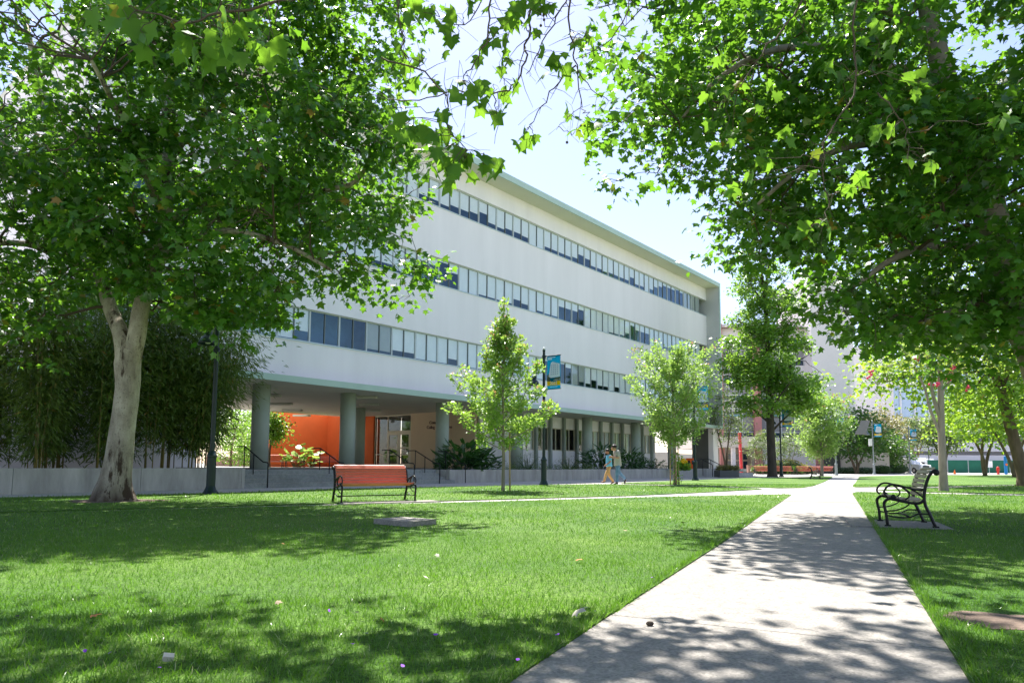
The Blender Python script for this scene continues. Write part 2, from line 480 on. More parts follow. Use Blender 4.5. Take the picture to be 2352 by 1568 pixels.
def copy_tree(o, parent=None):
    c = o.copy()
    COL.objects.link(c)
    c.parent = parent
    for ch in list(o.children):
        copy_tree(ch, c)
    return c
def text_obj(name, s, size, m, parent, loc, rot, extrude=0.003, align='CENTER'):
    cu = bpy.data.curves.new(name, 'FONT')
    cu.body = s; cu.size = size; cu.extrude = extrude; cu.align_x = align; cu.align_y = 'CENTER'
    tmp = bpy.data.objects.new(name, cu)
    me = bpy.data.meshes.new_from_object(tmp)
    bpy.data.objects.remove(tmp)
    me.materials.clear(); me.materials.append(MAT[m])
    o = link(name, me, parent)
    o.location = loc; o.rotation_euler = rot
    return o

# ------------------------------------------------------------------ leaves and trees
def tmpl(pts, center, fold=0.18, curl=0.18):
    """leaf outline (half, from base to tip) mirrored and fanned about a centre; lies in xy, tip along +y"""
    full = pts + [(-x, y) for x, y in reversed(pts[1:-1])]
    v = [center] + full
    vv = [(x, y, -fold * abs(x) - curl * y * y) for x, y in v]
    n = len(full)
    t = [(0, 1 + i, 1 + (i + 1) % n) for i in range(n)]
    return np.array(vv, float), np.array(t, np.int32)
LEAF_SYC = tmpl([(0, 0), (0.57, 0.02), (0.38, 0.24), (0.62, 0.56), (0.27, 0.59), (0, 1.05)], (0, 0.28), 0.25, 0.25)
LEAF_FINE = tmpl([(0, 0), (0.12, -0.10), (0.30, -0.10), (0.60, 0.06), (0.50, 0.15), (0.42, 0.24), (0.52, 0.38), (0.63, 0.60), (0.46, 0.58), (0.31, 0.56), (0.24, 0.68), (0.13, 0.86), (0, 1.04)], (0, 0.30), 0.28, 0.32)
LEAF_OVAL = tmpl([(0, 0), (0.30, 0.30), (0.26, 0.66), (0, 1.0)], (0, 0.45), 0.25, 0.15)
LEAF_STAR = tmpl([(0, 0), (0.48, 0.22), (0.24, 0.50), (0, 1.0)], (0, 0.35), 0.2, 0.1)
LEAF_BLADE = (np.array([(0, 0, 0), (0.09, 0.4, -0.03), (0, 1, -0.30), (-0.09, 0.4, -0.03)], float), np.array([(0, 1, 2), (0, 2, 3)], np.int32))

def leaves_mesh(name, pos, tip, nrm, size, T, m, parent=None, rnd=None):
    """one joined mesh of many leaves"""
    pos, tip, nrm = np.asarray(pos, float), np.asarray(tip, float), np.asarray(nrm, float)
    N = len(pos)
    tv, tt = T
    tip /= np.linalg.norm(tip, axis=1, keepdims=True) + 1e-9
    nrm = nrm - tip * (nrm * tip).sum(1, keepdims=True)
    nrm /= np.linalg.norm(nrm, axis=1, keepdims=True) + 1e-9
    sx = np.cross(tip, nrm)
    size = np.broadcast_to(np.asarray(size, float), (N,))
    k = len(tv)
    P = (pos[:, None, :] + size[:, None, None] * (tv[None, :, 0:1] * sx[:, None, :] + tv[None, :, 1:2] * tip[:, None, :] + tv[None, :, 2:3] * nrm[:, None, :]))
    F = (tt[None] + (np.arange(N) * k)[:, None, None]).reshape(-1)
    me = bpy.data.meshes.new(name)
    me.vertices.add(N * k); me.vertices.foreach_set('co', P.reshape(-1).astype(np.float32))
    nf = len(F) // 3
    me.loops.add(len(F)); me.loops.foreach_set('vertex_index', F.astype(np.int32))
    me.polygons.add(nf); me.polygons.foreach_set('loop_start', np.arange(nf, dtype=np.int32) * 3)
    me.update(calc_edges=True)
    if rnd is None: rnd = rng.random(N)
    at = me.attributes.new('rnd', 'FLOAT', 'POINT')
    at.data.foreach_set('value', np.repeat(rnd, k).astype(np.float32))
    me.materials.append(MAT[m])
    return link(name, me, parent)
def unit(n):
    v = rng.normal(size=(n, 3)); return v / np.linalg.norm(v, axis=1, keepdims=True)
def in_ellipsoids(ells, n, shell=0.35, keep=None):
    """points spread through a union of ellipsoids, thicker towards the outside"""
    vol = np.array([e[3] * e[4] * e[5] * (e[6] if len(e) > 6 else 1) for e in ells]); vol = vol / vol.sum()
    out = []
    while len(out) < n:
        e = ells[rng.choice(len(ells), p=vol)]
        r = rng.random() ** shell
        p = np.array(e[:3]) + unit(1)[0] * r * np.array(e[3:6])
        if keep is None or keep(p): out.append(p)
    return np.array(out)
def boughs(ells, n, per, spread, shell=0.4, keep=None):
    """sprays gathered into boughs: tight layered masses with gaps between them"""
    C = in_ellipsoids(ells, n, shell, keep)
    out = []
    for c in C:
        k = int(rng.integers(per - 2, per + 3)); s = rng.uniform(0.7, 1.25)
        for q in range(k):
            for t in range(6):
                p = c + np.clip(rng.normal(size=3), -1.6, 1.6) * np.array(spread) * s
                p[2] -= 0.10 * np.hypot(p[0] - c[0], p[1] - c[1])
                if keep is None or keep(p): out.append(p); break
    return np.array(out)
def limb_points(limbs, step=0.4):
    P, Q = [], []
    for pts, rads in limbs:
        for i in range(len(pts) - 1):
            a, b = np.array(pts[i], float), np.array(pts[i + 1], float)
            m = max(1, int(np.linalg.norm(b - a) / step))
            for j in range(m):
                t = j / m
                P.append(a + (b - a) * t); Q.append(rads[i] + (rads[i + 1] - rads[i]) * t)
        P.append(np.array(pts[-1], float)); Q.append(rads[-1])
    return np.array(P), np.array(Q)
def bent(a, b, lift, n=5, wob=0.06):
    a, b = np.array(a), np.array(b)
    d = np.linalg.norm(b - a)
    out = []
    for i in range(n + 1):
        t = i / n
        p = a + (b - a) * t + np.array([0, 0, lift * d * math.sin(math.pi * t)])
        if 0 < i < n: p = p + rng.normal(size=3) * wob * d / n
        out.append(p)
    return out
def tree(name, label, limbs, clusters, bark, leafm, per=40, spread=(0.45, 0.45, 0.32), size=(0.10, 0.19), T=LEAF_SYC, subs=50, cat='tree', group=None,
         base=None, nside=10, twig_r=0.014, zatt=0.0, hang=0.35, rise=0.0, minz=0.0, extra=None, keep=None, flare=None):
    """limbs: [(points, radii)], clusters: centres of leafy sprays. trunk > limbs as one continuous wood mesh, crown > leaves"""
    base = base if base is not None else limbs[0][0][0]
    root = empty(name, base, 0, label, cat, group)
    b = np.array(base, float)
    wood = MB()
    for pts, rads in limbs:
        sm, sr = smooth_path(pts, rads)
        wood.tube([np.array(p) - b for p in sm], sr, nside)
    trunk = wood.build('trunk', bark, root, True)
    LP, LR = limb_points(limbs)
    if zatt: LR = LR[LP[:, 2] > zatt]; LP = LP[LP[:, 2] > zatt]
    C = np.asarray(clusters, float)
    tw = MB()
    # sub-limbs reach a share of the sprays, all others hang on the nearest of these
    k = min(subs, len(C))
    idx = rng.choice(len(C), k, replace=False)
    AP, AR = [LP], [LR]
    for i in idx:
        w = np.linalg.norm(LP - C[i], axis=1) + 0.6 * np.maximum(0, LP[:, 2] - C[i][2])
        j = int(np.argmin(w * (1 + 0.25 * rng.random(len(w)))))
        pts = bent(LP[j], C[i], 0.06, 6, 0.25)
        r0 = min(LR[j] * 0.55, 0.012 + 0.016 * np.linalg.norm(LP[j] - C[i]))
        rads = np.linspace(r0, max(twig_r, r0 * 0.3), len(pts))
        tw.tube([p - b for p in pts], rads, 6, cap=False)
        q, r = limb_points([(pts, list(rads))], 0.3)
        AP.append(q); AR.append(r)
    AP, AR = np.concatenate(AP), np.concatenate(AR)
    for c in C:
        j = int(np.argmin(np.linalg.norm(AP - c, axis=1)))
        pts = bent(AP[j], c, 0.05, 4, 0.3)
        tw.tube([p - b for p in pts], np.linspace(min(AR[j] * 0.7, twig_r * 1.6), twig_r * 0.5, len(pts)), 3, cap=False)
        if 0.008 < twig_r < 0.016:
            for q in range(1):
                e = c + unit(1)[0] * np.array(spread) * 1.3
                tw.tube([p - b for p in bent(pts[-2], e, 0.04, 3, 0.3)], np.linspace(twig_r * 0.7, twig_r * 0.35, 4), 3, cap=False)
    tag(tw.build('branches', bark if twig_r > 0.02 else 'twig', root, True), kind='stuff')
    n = len(C) * per
    cidx = np.repeat(np.arange(len(C)), per)
    off = np.clip(rng.normal(size=(n, 3)), -1.7, 1.7) * np.array(spread) * (0.6 + 0.8 * rng.random(len(C)))[cidx][:, None]
    pos = C[cidx] + off
    if keep is not None:
        ok = np.array([keep(p) for p in pos]); pos, off = pos[ok], off[ok]; cidx = cidx[ok]
    if minz:
        ok = pos[:, 2] > minz; pos, off = pos[ok], off[ok]; cidx = cidx[ok]
    n = len(pos)
    tip = off / (np.linalg.norm(off, axis=1, keepdims=True) + 1e-6) + unit(n) * 0.8 + np.array([0, 0, -hang + rise])
    nrm = np.array([0, 0, 1.0]) + unit(n) * 0.75 + off * 0.3
    sz = size[0] + (size[1] - size[0]) * rng.random(n) ** 1.3
    rnd = np.clip(rng.random(n) * 0.75 + (rng.random(len(C)) * 0.3)[cidx] - 0.02, 0, 0.97)
    rnd = np.where(rng.random(n) > 0.985, 0.999, rnd)
    cr = leaves_mesh('crown', pos - b, tip, nrm, sz, T, leafm, root, rnd)
    tag(cr, kind='stuff')
    return root
def smooth_path(pts, rads, sub=4):
    P = [np.array(p, float) for p in pts]
    if len(P) < 3: return P, list(rads)
    out, rr = [], []
    for i in range(len(P) - 1):
        p0, p1, p2, p3 = P[max(i - 1, 0)], P[i], P[i + 1], P[min(i + 2, len(P) - 1)]
        for j in range(sub):
            t = j / sub
            out.append(0.5 * ((2 * p1) + (-p0 + p2) * t + (2 * p0 - 5 * p1 + 4 * p2 - p3) * t * t + (-p0 + 3 * p1 - 3 * p2 + p3) * t ** 3))
            rr.append(rads[i] + (rads[i + 1] - rads[i]) * t)
    out.append(P[-1]); rr.append(rads[-1])
    return out, rr
# ================================================================== the setting: ground, paths, lawns
def flat(p): return (p[0], p[1])
def gpts(px): return [flat(G(x, y)) for x, y in px]
big = MB().add([(-500, -80, -0.016), (500, -80, -0.016), (500, 1200, -0.016), (-500, 1200, -0.016)], [(0, 1, 2, 3)])
tag(big.build('pavement', 'paving'), kind='structure')

L0, L1 = np.array(G(1169, 1568)[:2]), np.array(G(1815, 1138)[:2])
R0, R1 = np.array(G(2228, 1568)[:2]), np.array(G(1962, 1137)[:2])
PU = (L1 - L0) / np.linalg.norm(L1 - L0)              # along the main path
PN = np.array([PU[1], -PU[0]])                         # across it, to the right
J0 = np.array(G(1404, 1411)[:2])
WID = float(((R0 + R1) / 2 - L0) @ PN)
root = empty('main_path', (0, 0, 0)); tag(root, kind='structure')
t_j = float((J0 - L0) @ PU)
for k in range(-3, 6):
    a, b = t_j + k * 3.75, t_j + (k + 1) * 3.75
    g = 0.009
    q = [L0 + PU * (b - g), L0 + PU * (b - g) + PN * WID, L0 + PU * (b + g) + PN * WID, L0 + PU * (b + g)]
    MB().prism([tuple(p) for p in q], -0.1, -0.006).build('joint', 'soil', root)
    g = 0.0093
    q = [L0 + PU * (a + g), L0 + PU * (a + g) + PN * WID, L0 + PU * (b - g) + PN * WID, L0 + PU * (b - g)]
    MB().prism([tuple(p) for p in q], -0.1, rng.uniform(-0.002, 0.002)).build('paving_slab', 'path_concrete', root)
PATH_END = t_j + 6 * 3.75

back = lambda p, d: tuple(np.array(p) - PU * d)
lawn_near = [back(L0, 9)] + gpts([(1169, 1568), (1404, 1410), (1660, 1246), (1775, 1165), (1808, 1143), (1817, 1137), (1812, 1134.8), (1790, 1135.2), (1700, 1137), (1455, 1142.3), (1148, 1151.4), (976, 1155.7), (537, 1165), (0, 1180)]) + [(-28, 4.0), (-28, -14)]
lawn_mid = gpts([(0, 1176.5), (537, 1161.5), (976, 1150.8), (1148, 1146), (1455, 1137.5), (1600, 1131), (1715, 1125), (1750, 1122.8), (1740, 1121.2), (1600, 1116.6), (1500, 1114), (1420, 1112.2), (1371, 1111.7), (1249, 1113.6), (1033, 1118), (774, 1122.5), (517, 1131.7), (0, 1142.5)]) + [(-28, 12), (-28, 5.6)]
lawn_far = gpts([(1425, 1108.6), (1440, 1110.5), (1600, 1114), (1722, 1118), (1791, 1120.4), (1842, 1119.6), (1868, 1115.4), (1893.5, 1106), (1912, 1096), (1908, 1093.6), (1850, 1094.6), (1722, 1097.2), (1606, 1101.8), (1543, 1104)])
lawn_right_far = gpts([(1974.7, 1093.6), (1958, 1117.0), (1966, 1118.2), (2151, 1116.7), (2352, 1112)]) + [(60, 45), (110, 92)] + gpts([(2352, 1090), (2150, 1091), (2000, 1092.6)])
lawn_strip = gpts([(2016, 1125), (2124, 1121.2), (2270, 1115.9), (2352, 1113.6)]) + [(52, 43), (48, 26)] + gpts([(2352, 1134.0), (2122, 1129.4)])
lawn_right = gpts([(1958, 1132.5), (1966, 1129.5), (1990, 1129.6), (2122, 1132.8), (2352, 1138.7)]) + [(40, 19), (30, -14)] + [back(L0 + PN * WID, 9)] + gpts([(2228, 1568), (2062, 1296)])
LAWNS = [lawn_near, lawn_mid, lawn_far, lawn_right_far, lawn_strip, lawn_right]
for i, p in enumerate(LAWNS):
    o = MB().prism([flat(q) for q in p], -0.09, 0.010).build('lawn', 'lawn_ground')
    tag(o, kind='structure')
def inside(poly, X, Y):
    res = np.zeros(len(X), bool)
    n = len(poly)
    j = n - 1
    for i in range(n):
        xi, yi, xj, yj = poly[i][0], poly[i][1], poly[j][0], poly[j][1]
        c = ((yi > Y) != (yj > Y)) & (X < (xj - xi) * (Y - yi) / (yj - yi + 1e-12) + xi)
        res ^= c
        j = i
    return res
def blade(w):
    v = np.array([(-w / 2, 0, 0), (w / 2, 0, 0), (-w * 0.42, 0.55, -0.06), (w * 0.42, 0.55, -0.06), (0, 1, -0.24)], float)
    return v, np.array([(0, 1, 3), (0, 3, 2), (2, 3, 4)], np.int32)
def blade1(w):
    return np.array([(-w / 2, 0, 0), (w / 2, 0, 0), (0, 1, -0.15)], float), np.array([(0, 1, 2)], np.int32)
def sow(dens, y0, y1, T, h0, h1, spanx, bald=None):
    area = (y1 - y0) * 2 * spanx
    n = int(area * dens)
    X = rng.uniform(-spanx, spanx, n); Y = rng.uniform(y0, y1, n)
    ok = np.abs(X) < 0.92 * Y + 2.2
    m = np.zeros(n, bool)
    for p in LAWNS: m |= inside(p, X, Y)
    m &= ok
    for bx, by, br in BALD:
        m &= ((X - bx) ** 2 + (Y - by) ** 2 > (br * (0.75 + 0.5 * rng.random(n))) ** 2)
    for q in PADS:
        m &= ~inside(q, X, Y)
    X, Y = X[m], Y[m]; n = len(X)
    # broad patches of longer and shorter, lighter and darker turf
    f = (0.7 * np.sin(X * 0.37 + 0.5) * np.sin(Y * 0.55 + 1.0) + np.sin(X * 0.9 + 1.3) * np.cos(Y * 1.1) + np.sin(X * 2.7 + Y * 1.9) * 0.6 + np.sin(X * 6.1 - Y * 4.7) * 0.4) / 2
    tip = np.stack([rng.normal(0, 0.45, n), rng.normal(0, 0.45, n), np.ones(n)], 1)
    nrm = np.stack([rng.normal(size=n), rng.normal(size=n), np.full(n, 0.35)], 1)
    sz = (h0 + (h1 - h0) * rng.random(n)) * (1 + 0.18 * f)
    pos = np.stack([X, Y, np.full(n, 0.004)], 1)
    return pos, tip, nrm, sz, np.where(rng.random(n) < 0.035, 1.0, np.clip(0.5 * rng.random(n) + 0.25 + 0.30 * f, 0, 0.96))
BALD, PADS = [], []     # filled below: bare soil under trees, concrete pads in the grass

# ================================================================== main building, in its own frame: x along the front, y inwards
BLOC, BROT = (-7.784, 32.0, 0.0), R(90 - 39.5)
bd_d, bd_n = np.array([math.sin(R(39.5)), math.cos(R(39.5))]), np.array([math.cos(R(39.5)), -math.sin(R(39.5))])
def BW(s, o, z=0.0):
    q = np.array(BLOC[:2]) + bd_d * s - bd_n * o
    return Vector((q[0], q[1], z))
S0, S1 = -11.0, 44.6
FL, SOF, SLAB, RF0, RF1 = 0.62, 4.44, 4.70, 18.52, 18.88
SET, DEP = 1.4, 16.5
ROWS = [(6.62, 8.20), (11.16, 12.74), (15.74, 17.32)]
bld = empty('college_building', BLOC, BROT, 'long white four-storey building with window bands, green trim and round columns', 'building')
def bp(name, m, *boxes):
    b = MB()
    for x in boxes: b.box(*x)
    return b.build(name, m, bld)
bp('soffit', 'soffit', (S0, 44.35, 0.07, DEP, SOF, SLAB))
bp('fascia', 'green_trim', (S0, 44.6, 0.0, 0.068, SOF - 0.005, SLAB + 0.02))
bp('roof', 'roof_soffit', (S0, 44.35, 0.07, DEP, RF0, RF1 - 0.06))
bp('roof_covering', 'roofing', (S0, 44.35, 0.07, DEP, RF1 - 0.057, RF1 - 0.02))
bp('roof_edge', 'green_trim', (S0, 44.62, 0.0, 0.068, RF0 - 0.03, RF1))
bp('end_wall', 'stucco_grey', (44.353, 44.597, 0.07, DEP, SOF + 0.003, RF1 - 0.003))
bp('end_wall_edge', 'green_trim', (44.353, 44.61, 0.003, 0.067, SLAB + 0.023, RF0 - 0.033))
bp('back_wall', 'stucco', (S0, 44.35, DEP - 0.3, DEP - 0.003, SLAB + 0.003, RF0 - 0.003))
bp('far_end_wall', 'stucco', (S0, S0 + 0.3, SET + 0.45, DEP - 0.31, SLAB + 0.004, RF0 - 0.004))
zs = [SLAB + 0.003] + [z for r in ROWS for z in r] + [RF0 - 0.003]
for k in range(4):
    bp('wall', 'stucco', (S0, 44.35, SET, SET + 0.3, zs[2 * k], zs[2 * k + 1]))
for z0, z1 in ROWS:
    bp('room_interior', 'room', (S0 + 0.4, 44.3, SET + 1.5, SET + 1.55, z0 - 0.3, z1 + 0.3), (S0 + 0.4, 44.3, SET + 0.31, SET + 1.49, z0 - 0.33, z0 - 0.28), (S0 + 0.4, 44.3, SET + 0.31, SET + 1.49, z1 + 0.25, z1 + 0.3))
    bp('sill', 'sill', (S0, 44.34, SET - 0.05, SET + 0.12, z0 - 0.05, z0 - 0.003))
PW = 0.847
WH = ROWS[0][1] - ROWS[0][0]
fr = MB()
W2 = 2 * PW
fr.box(0.0, 0.045, 0, 0.10, 0, WH).box(W2 - 0.045, W2, 0, 0.10, 0, WH).box(0.047, W2 - 0.047, 0, 0.10, 0.0, 0.05).box(0.047, W2 - 0.047, 0, 0.10, WH - 0.05, WH)
fr_me = fr.mesh('window_frame', 'window_frame')
mu_me = MB().box(PW - 0.025, PW + 0.025, 0, 0.10, 0.053, WH - 0.053).mesh('mullion', 'mullion_dark')
pane_me = MB().add([(0, 0.045, 0.053), (PW - 0.075, 0.045, 0.053), (PW - 0.075, 0.045, WH - 0.053), (0, 0.045, WH - 0.053)], [(0, 1, 2, 3)]).mesh('pane', 'glass')
bl_me = {'blind': MB().box(0, PW - 0.075, 0, 0.008, -1, 0).mesh('blind', 'blind'), 'blind_grey': MB().box(0, PW - 0.075, 0, 0.008, -1, 0).mesh('blind', 'blind_grey')}
RB = random.Random(11)
for ri, (z0, z1) in enumerate(ROWS):
    for k in range(-13, 23):
        s = 5.68 + k * W2
        if s + W2 > 44.3 or s < S0 + 0.5: continue
        w = link('window', fr_me, bld); w.location = (s, SET + 0.13, z0)
        mu = link('mullion', mu_me, w)
        base = {2: RB.choice([0.75, 0.78, 0.72, 0.8, 0.98]), 1: RB.choice([0.97, 0.97, 0.75, 0.9, 0.35]), 0: RB.choice([0.97, 0.97, 0.8, 0.97])}[ri]
        kind = 'blind'
        if ri == 2 and 17 <= k <= 21: base = RB.choice([0.05, 0.15, 0.3])
        if ri == 2 and k >= 20: kind, base = 'blind_grey', 0.97
        if ri == 1 and k in (0,): base = 0.28
        if ri == 0 and k == 9: kind, base = 'blind_grey', 0.97
        if ri == 0 and k in (7, 8): base = 0.2
        if ri == 0 and k == -2: kind, base = 'blind_grey', 0.9
        if ri == 0 and k in (-4, -3): base = 0.0
        for q in (0, 1):
            p = link('pane', pane_me, w); p.location = (0.05 + q * PW - 0.0 * q + (0.0 if q == 0 else -0.022), 0, 0)
            f = base if RB.random() > 0.3 else min(0.99, max(0.0, base + RB.uniform(-0.3, 0.12)))
            if f > 0.03:
                b = link('blind', bl_me[kind], w); b.location = (p.location.x, 0.064, WH - 0.053); b.scale = (1, 1, f * (WH - 0.106))
# ground floor: open passage, walls, columns
bp('passage_floor', 'step_concrete', (S0, 44.4, -2.25, 16.5, 0.35, FL))
bp('courtyard_floor', 'paving', (S0, 44.4, 16.503, 60.0, 0.35, FL))
for s in (-3.2, 1.6, 8.3, 15.15, 23.6, 31.0, 37.6):
    m = MB().lathe([(0.39, 0.0), (0.39, SOF - FL + 0.1 - 0.003)], 28)
    c = m.build('column', 'column_green', bld, True); c.location = (s, 2.0, FL - 0.1)
    c.data.polygons[-1].use_smooth = False
for s, o in ((7.8, 9.0), (-3.2, 13.8)):
    c = MB().lathe([(0.36, 0.0), (0.36, SOF - FL - 0.003)], 24).build('column', 'column_green', bld, True); c.location = (s, o, FL)
bp('side_wall', 'tan_wall', (13.0, 13.25, 3.75, 9.88, FL + 0.003, SOF - 0.003))
bp('side_wall', 'orange_wall', (12.9, 13.25, 13.9, 16.19, FL + 0.003, SOF - 0.003), (12.9, 13.25, 16.503, 19.6, FL + 0.003, 5.1))
bp('orange_back_wall', 'orange_wall', (7.9, 13.25, 19.603, 19.9, FL + 0.003, 5.1))
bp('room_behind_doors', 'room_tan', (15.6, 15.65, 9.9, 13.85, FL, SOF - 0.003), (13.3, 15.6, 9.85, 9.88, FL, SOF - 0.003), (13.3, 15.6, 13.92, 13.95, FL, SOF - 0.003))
# storefront with two door leaves in the side wall (faces along -x)
sf = MB()
for o in (9.92, 12.42, 13.84): sf.box(13.02, 13.10, o - 0.035, o + 0.035, FL + 0.003, SOF - 0.01)
sf.box(13.02, 13.10, 9.957, 12.383, 3.20, 3.28).box(13.02, 13.10, 9.957, 13.80, SOF - 0.09, SOF - 0.01).box(13.02, 13.10, 12.457, 13.80, FL + 0.003, FL + 0.12).box(13.02, 13.10, 12.457, 13.80, 1.55, 1.62)
sf.build('entrance_frame', 'cream_frame', bld)
for a, b, z0, z1 in ((9.957, 12.383, 3.283, SOF - 0.093), (12.457, 13.80, FL + 0.123, 1.548), (12.457, 13.80, 1.623, SOF - 0.093)):
    bp('pane', 'glass_clear', (13.055, 13.062, a, b, z0, z1))
for a in (9.96, 11.18):
    d = MB().box(13.0, 13.06, a, a + 0.15, FL + 0.02, 3.19).box(13.0, 13.06, a + 1.05, a + 1.2, FL + 0.02, 3.19)
    for z0, z1 in ((FL + 0.02, FL + 0.30), (1.52, 1.60), (2.0, 2.08), (2.98, 3.19)): d.box(13.0, 13.06, a + 0.153, a + 1.047, z0, z1)
    dd = d.build('door', 'cream_frame', bld)
    MB().box(13.03, 13.036, a + 0.153, a + 1.047, FL + 0.303, 2.977).build('pane', 'glass_clear', dd)
    MB().box(12.95, 12.97, a + (1.06 if a < 11 else 0.08), a + (1.09 if a < 11 else 0.11), 1.45, 1.95).build('handle', 'galvanised', dd)
for txt, o, z in (('Com', 7.70, 3.735), ('Colleg', 7.87, 3.41), ('ns', 5.95, 3.39)):
    text_obj('lettering', txt, 0.30, 'letter', bld, (12.985, o, z), (R(90), 0, R(-90)), 0.02)
# glazed front of the ground floor
bp('ground_floor_wall', 'stucco', (13.26, 37.0, 3.5, 3.7, 0.4, 1.93), (13.26, 17.0, 3.5, 3.7, 1.933, SOF - 0.003))
bp('ground_floor_wall', 'stucco', (37.003, 37.25, 3.5, 12.0, 0.4, SOF - 0.003))
bp('upper_panel', 'stucco', (17.003, 37.0, 3.55, 3.68, 3.62, SOF - 0.003))
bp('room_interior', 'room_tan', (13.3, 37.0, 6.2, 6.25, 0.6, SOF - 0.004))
k = 0
s = 17.35
while s < 36.9:
    MB().box(s - 0.11, s + 0.11, 3.28, 3.497, 0.4, SOF - 0.004).build('fin', 'grey_green_fin', bld)
    if s + 1.73 < 37.2:
        a, b = s + 0.11, min(s + 1.62, 36.98)
        w = MB().box(a, a + 0.06, 3.52, 3.6, 1.935, 3.617).box(b - 0.06, b, 3.52, 3.6, 1.935, 3.617).box(a + 0.062, b - 0.062, 3.52, 3.6, 1.935, 1.995).box(a + 0.062, b - 0.062, 3.52, 3.6, 3.557, 3.617).box((a + b) / 2 - 0.03, (a + b) / 2 + 0.03, 3.52, 3.6, 1.998, 3.554).build('window', 'cream_frame', bld)
        for x0, x1 in ((a + 0.063, (a + b) / 2 - 0.032), ((a + b) / 2 + 0.032, b - 0.063)):
            MB().box(x0, x1, 3.555, 3.562, 1.998, 3.554).build('pane', 'glass_clear', w)
            if not (18.5 < s < 24.8):
                MB().box(x0, x1, 3.63, 3.64, 1.998, 3.554).build('blind', 'blind', w)
    s += 1.73
# ceiling lights of the passage
for (a, b) in (((2.62, 2.74), (3.3, 1.82)), ((5.54, 6.12), (6.21, 5.19)), ((8.84, 9.94), (9.51, 9.0)), ((2.11, 10.03), (2.85, 9.0)), ((5.28, 13.9), (6.05, 12.82)), ((8.43, 17.5), (9.15, 16.47)), ((-0.8, 5.9), (-0.27, 5.18)), ((9.1, 2.6), (9.9, 1.9))):
    MB().bar((a[0], a[1], SOF - 0.08), (b[0], b[1], SOF - 0.08), 0.28, 0.13).build('ceiling_light', 'lamp_fixture', bld)
# open bay at the far end
bp('end_pillar', 'stucco', (43.1, 44.2, 0.4, 0.9, 0.0, SOF - 0.003))
bp('end_bay_wall', 'end_grey', (43.15, 43.4, 0.903, 2.6, 0.0, SOF - 0.003))
# ground floor under the far left part, behind the bamboo
bp('ground_floor_wall', 'stucco', (-17.0, -6.6, 1.5, 1.8, 0.0, SOF - 0.003))
bp('ground_floor_wall', 'stucco', (-6.597, -6.3, 1.5, 14.6, 0.0, SOF - 0.003))

# ================================================================== steps, planter walls, handrails in front of the building
st = empty('entrance_steps', BLOC, BROT, 'broad grey concrete steps rising to the passage behind the red bench', 'steps')
for k in range(4):
    MB().box(-6.85, 3.95 if k < 1 else 3.68, -3.3 + 0.35 * k, -2.252 if k == 3 else -3.3 + 0.35 * (k + 1) - 0.002 if k < 3 else -2.252, -0.05, 0.155 * (k + 1)).build('step', 'step_concrete', st)
    MB().box(-6.84, 3.66, -3.31 + 0.35 * k, -3.23 + 0.35 * k, 0.155 * (k + 1) + 0.002, 0.155 * (k + 1) + 0.012).build('nosing', 'paving', st)
def planter(name, label, s0, s1, o0, o1, h, th=0.26, segs=3.4, soil=-0.09):
    r = empty(name, BLOC, BROT, label, 'planter')
    s = s0
    k = 0
    while s < s1 - 0.1:
        e = min(s + segs, s1)
        MB().box(s + (0.006 if k else 0), e - 0.006, o0, o0 + th, -0.05, h).build('wall_segment', 'wall_streak', r)
        s = e; k += 1
    MB().box(s0, s0 + th, o0 + th + 0.002, o1, -0.05, h - 0.004).build('end_wall', 'wall_concrete', r)
    MB().box(s1 - th, s1, o0 + th + 0.002, o1, -0.05, h - 0.004).build('end_wall', 'wall_concrete', r)
    MB().box(s0 + th + 0.002, s1 - th - 0.002, o0 + th + 0.002, o1, 0.0, h + soil).build('soil', 'soil', r)
    return r
planter('planter', 'long low concrete planter wall along the columns, holding dark leafy shrubs', 3.7, 35.0, -3.2, 3.24, 0.63)
planter('planter', 'pale concrete retaining wall behind the big pale trunk, holding bamboo', -24.0, -6.87, -3.4, 1.45, 0.72)
def handrail(label, s, o_bot, o_top, zb, zt, posts=True, extra=0.55):
    r = empty('handrail', BLOC, BROT, label, 'handrail', 'black handrails of the entrance steps')
    h = 0.92
    pts = [(s, o_bot - 0.02, zb), (s, o_bot - 0.02, zb + h - 0.06), (s, o_bot + 0.04, zb + h), (s, o_bot + 0.32, zb + h + 0.02), (s, o_top, zt + h), (s, o_top + extra, zt + h)]
    MB().tube([Vector(p) for p in pts], 0.024, 8).build('rail', 'iron', r, True)
    for t in (0.5, 1.0):
        o = o_bot + 0.32 + (o_top - o_bot - 0.32) * t
        zf = FL if o > -2.26 else 0.155 * max(1, math.floor((o + 3.3) / 0.35) + 1)
        zr = zb + h + 0.02 + (zt + h - zb - h - 0.02) * t
        MB().tube([(s, o, zf), (s, o, zr - 0.02)], 0.02, 8).build('post', 'iron', r, True)
for k, (s, lb) in enumerate(((-6.0, 'black step handrail nearest the bamboo, in front of the first column'), (-2.6, 'black step handrail whose foot is beside the backrest of the red bench'),
                             (1.2, 'black step handrail rising in front of the glass entrance doors'), (2.8, 'black step handrail beside the end of the low planter wall'))):
    handrail(lb, s, -3.42, -1.75, 0.0, FL)
handrail('black handrail standing on the sidewalk in front of the planter with big dark leaves', 4.45, -3.5, -3.46 + 1.3, 0.0, FL)
def BS(px, o, py=1070):
    """position along the building front where a sight line crosses the plane o behind it"""
    r = np.array(ray(px, py)[:2]); c = -np.array(BLOC[:2])
    n = bd_n
    t = (-o - (c @ n)) / (r @ n)
    q = c + r * t
    return float(q @ bd_d)

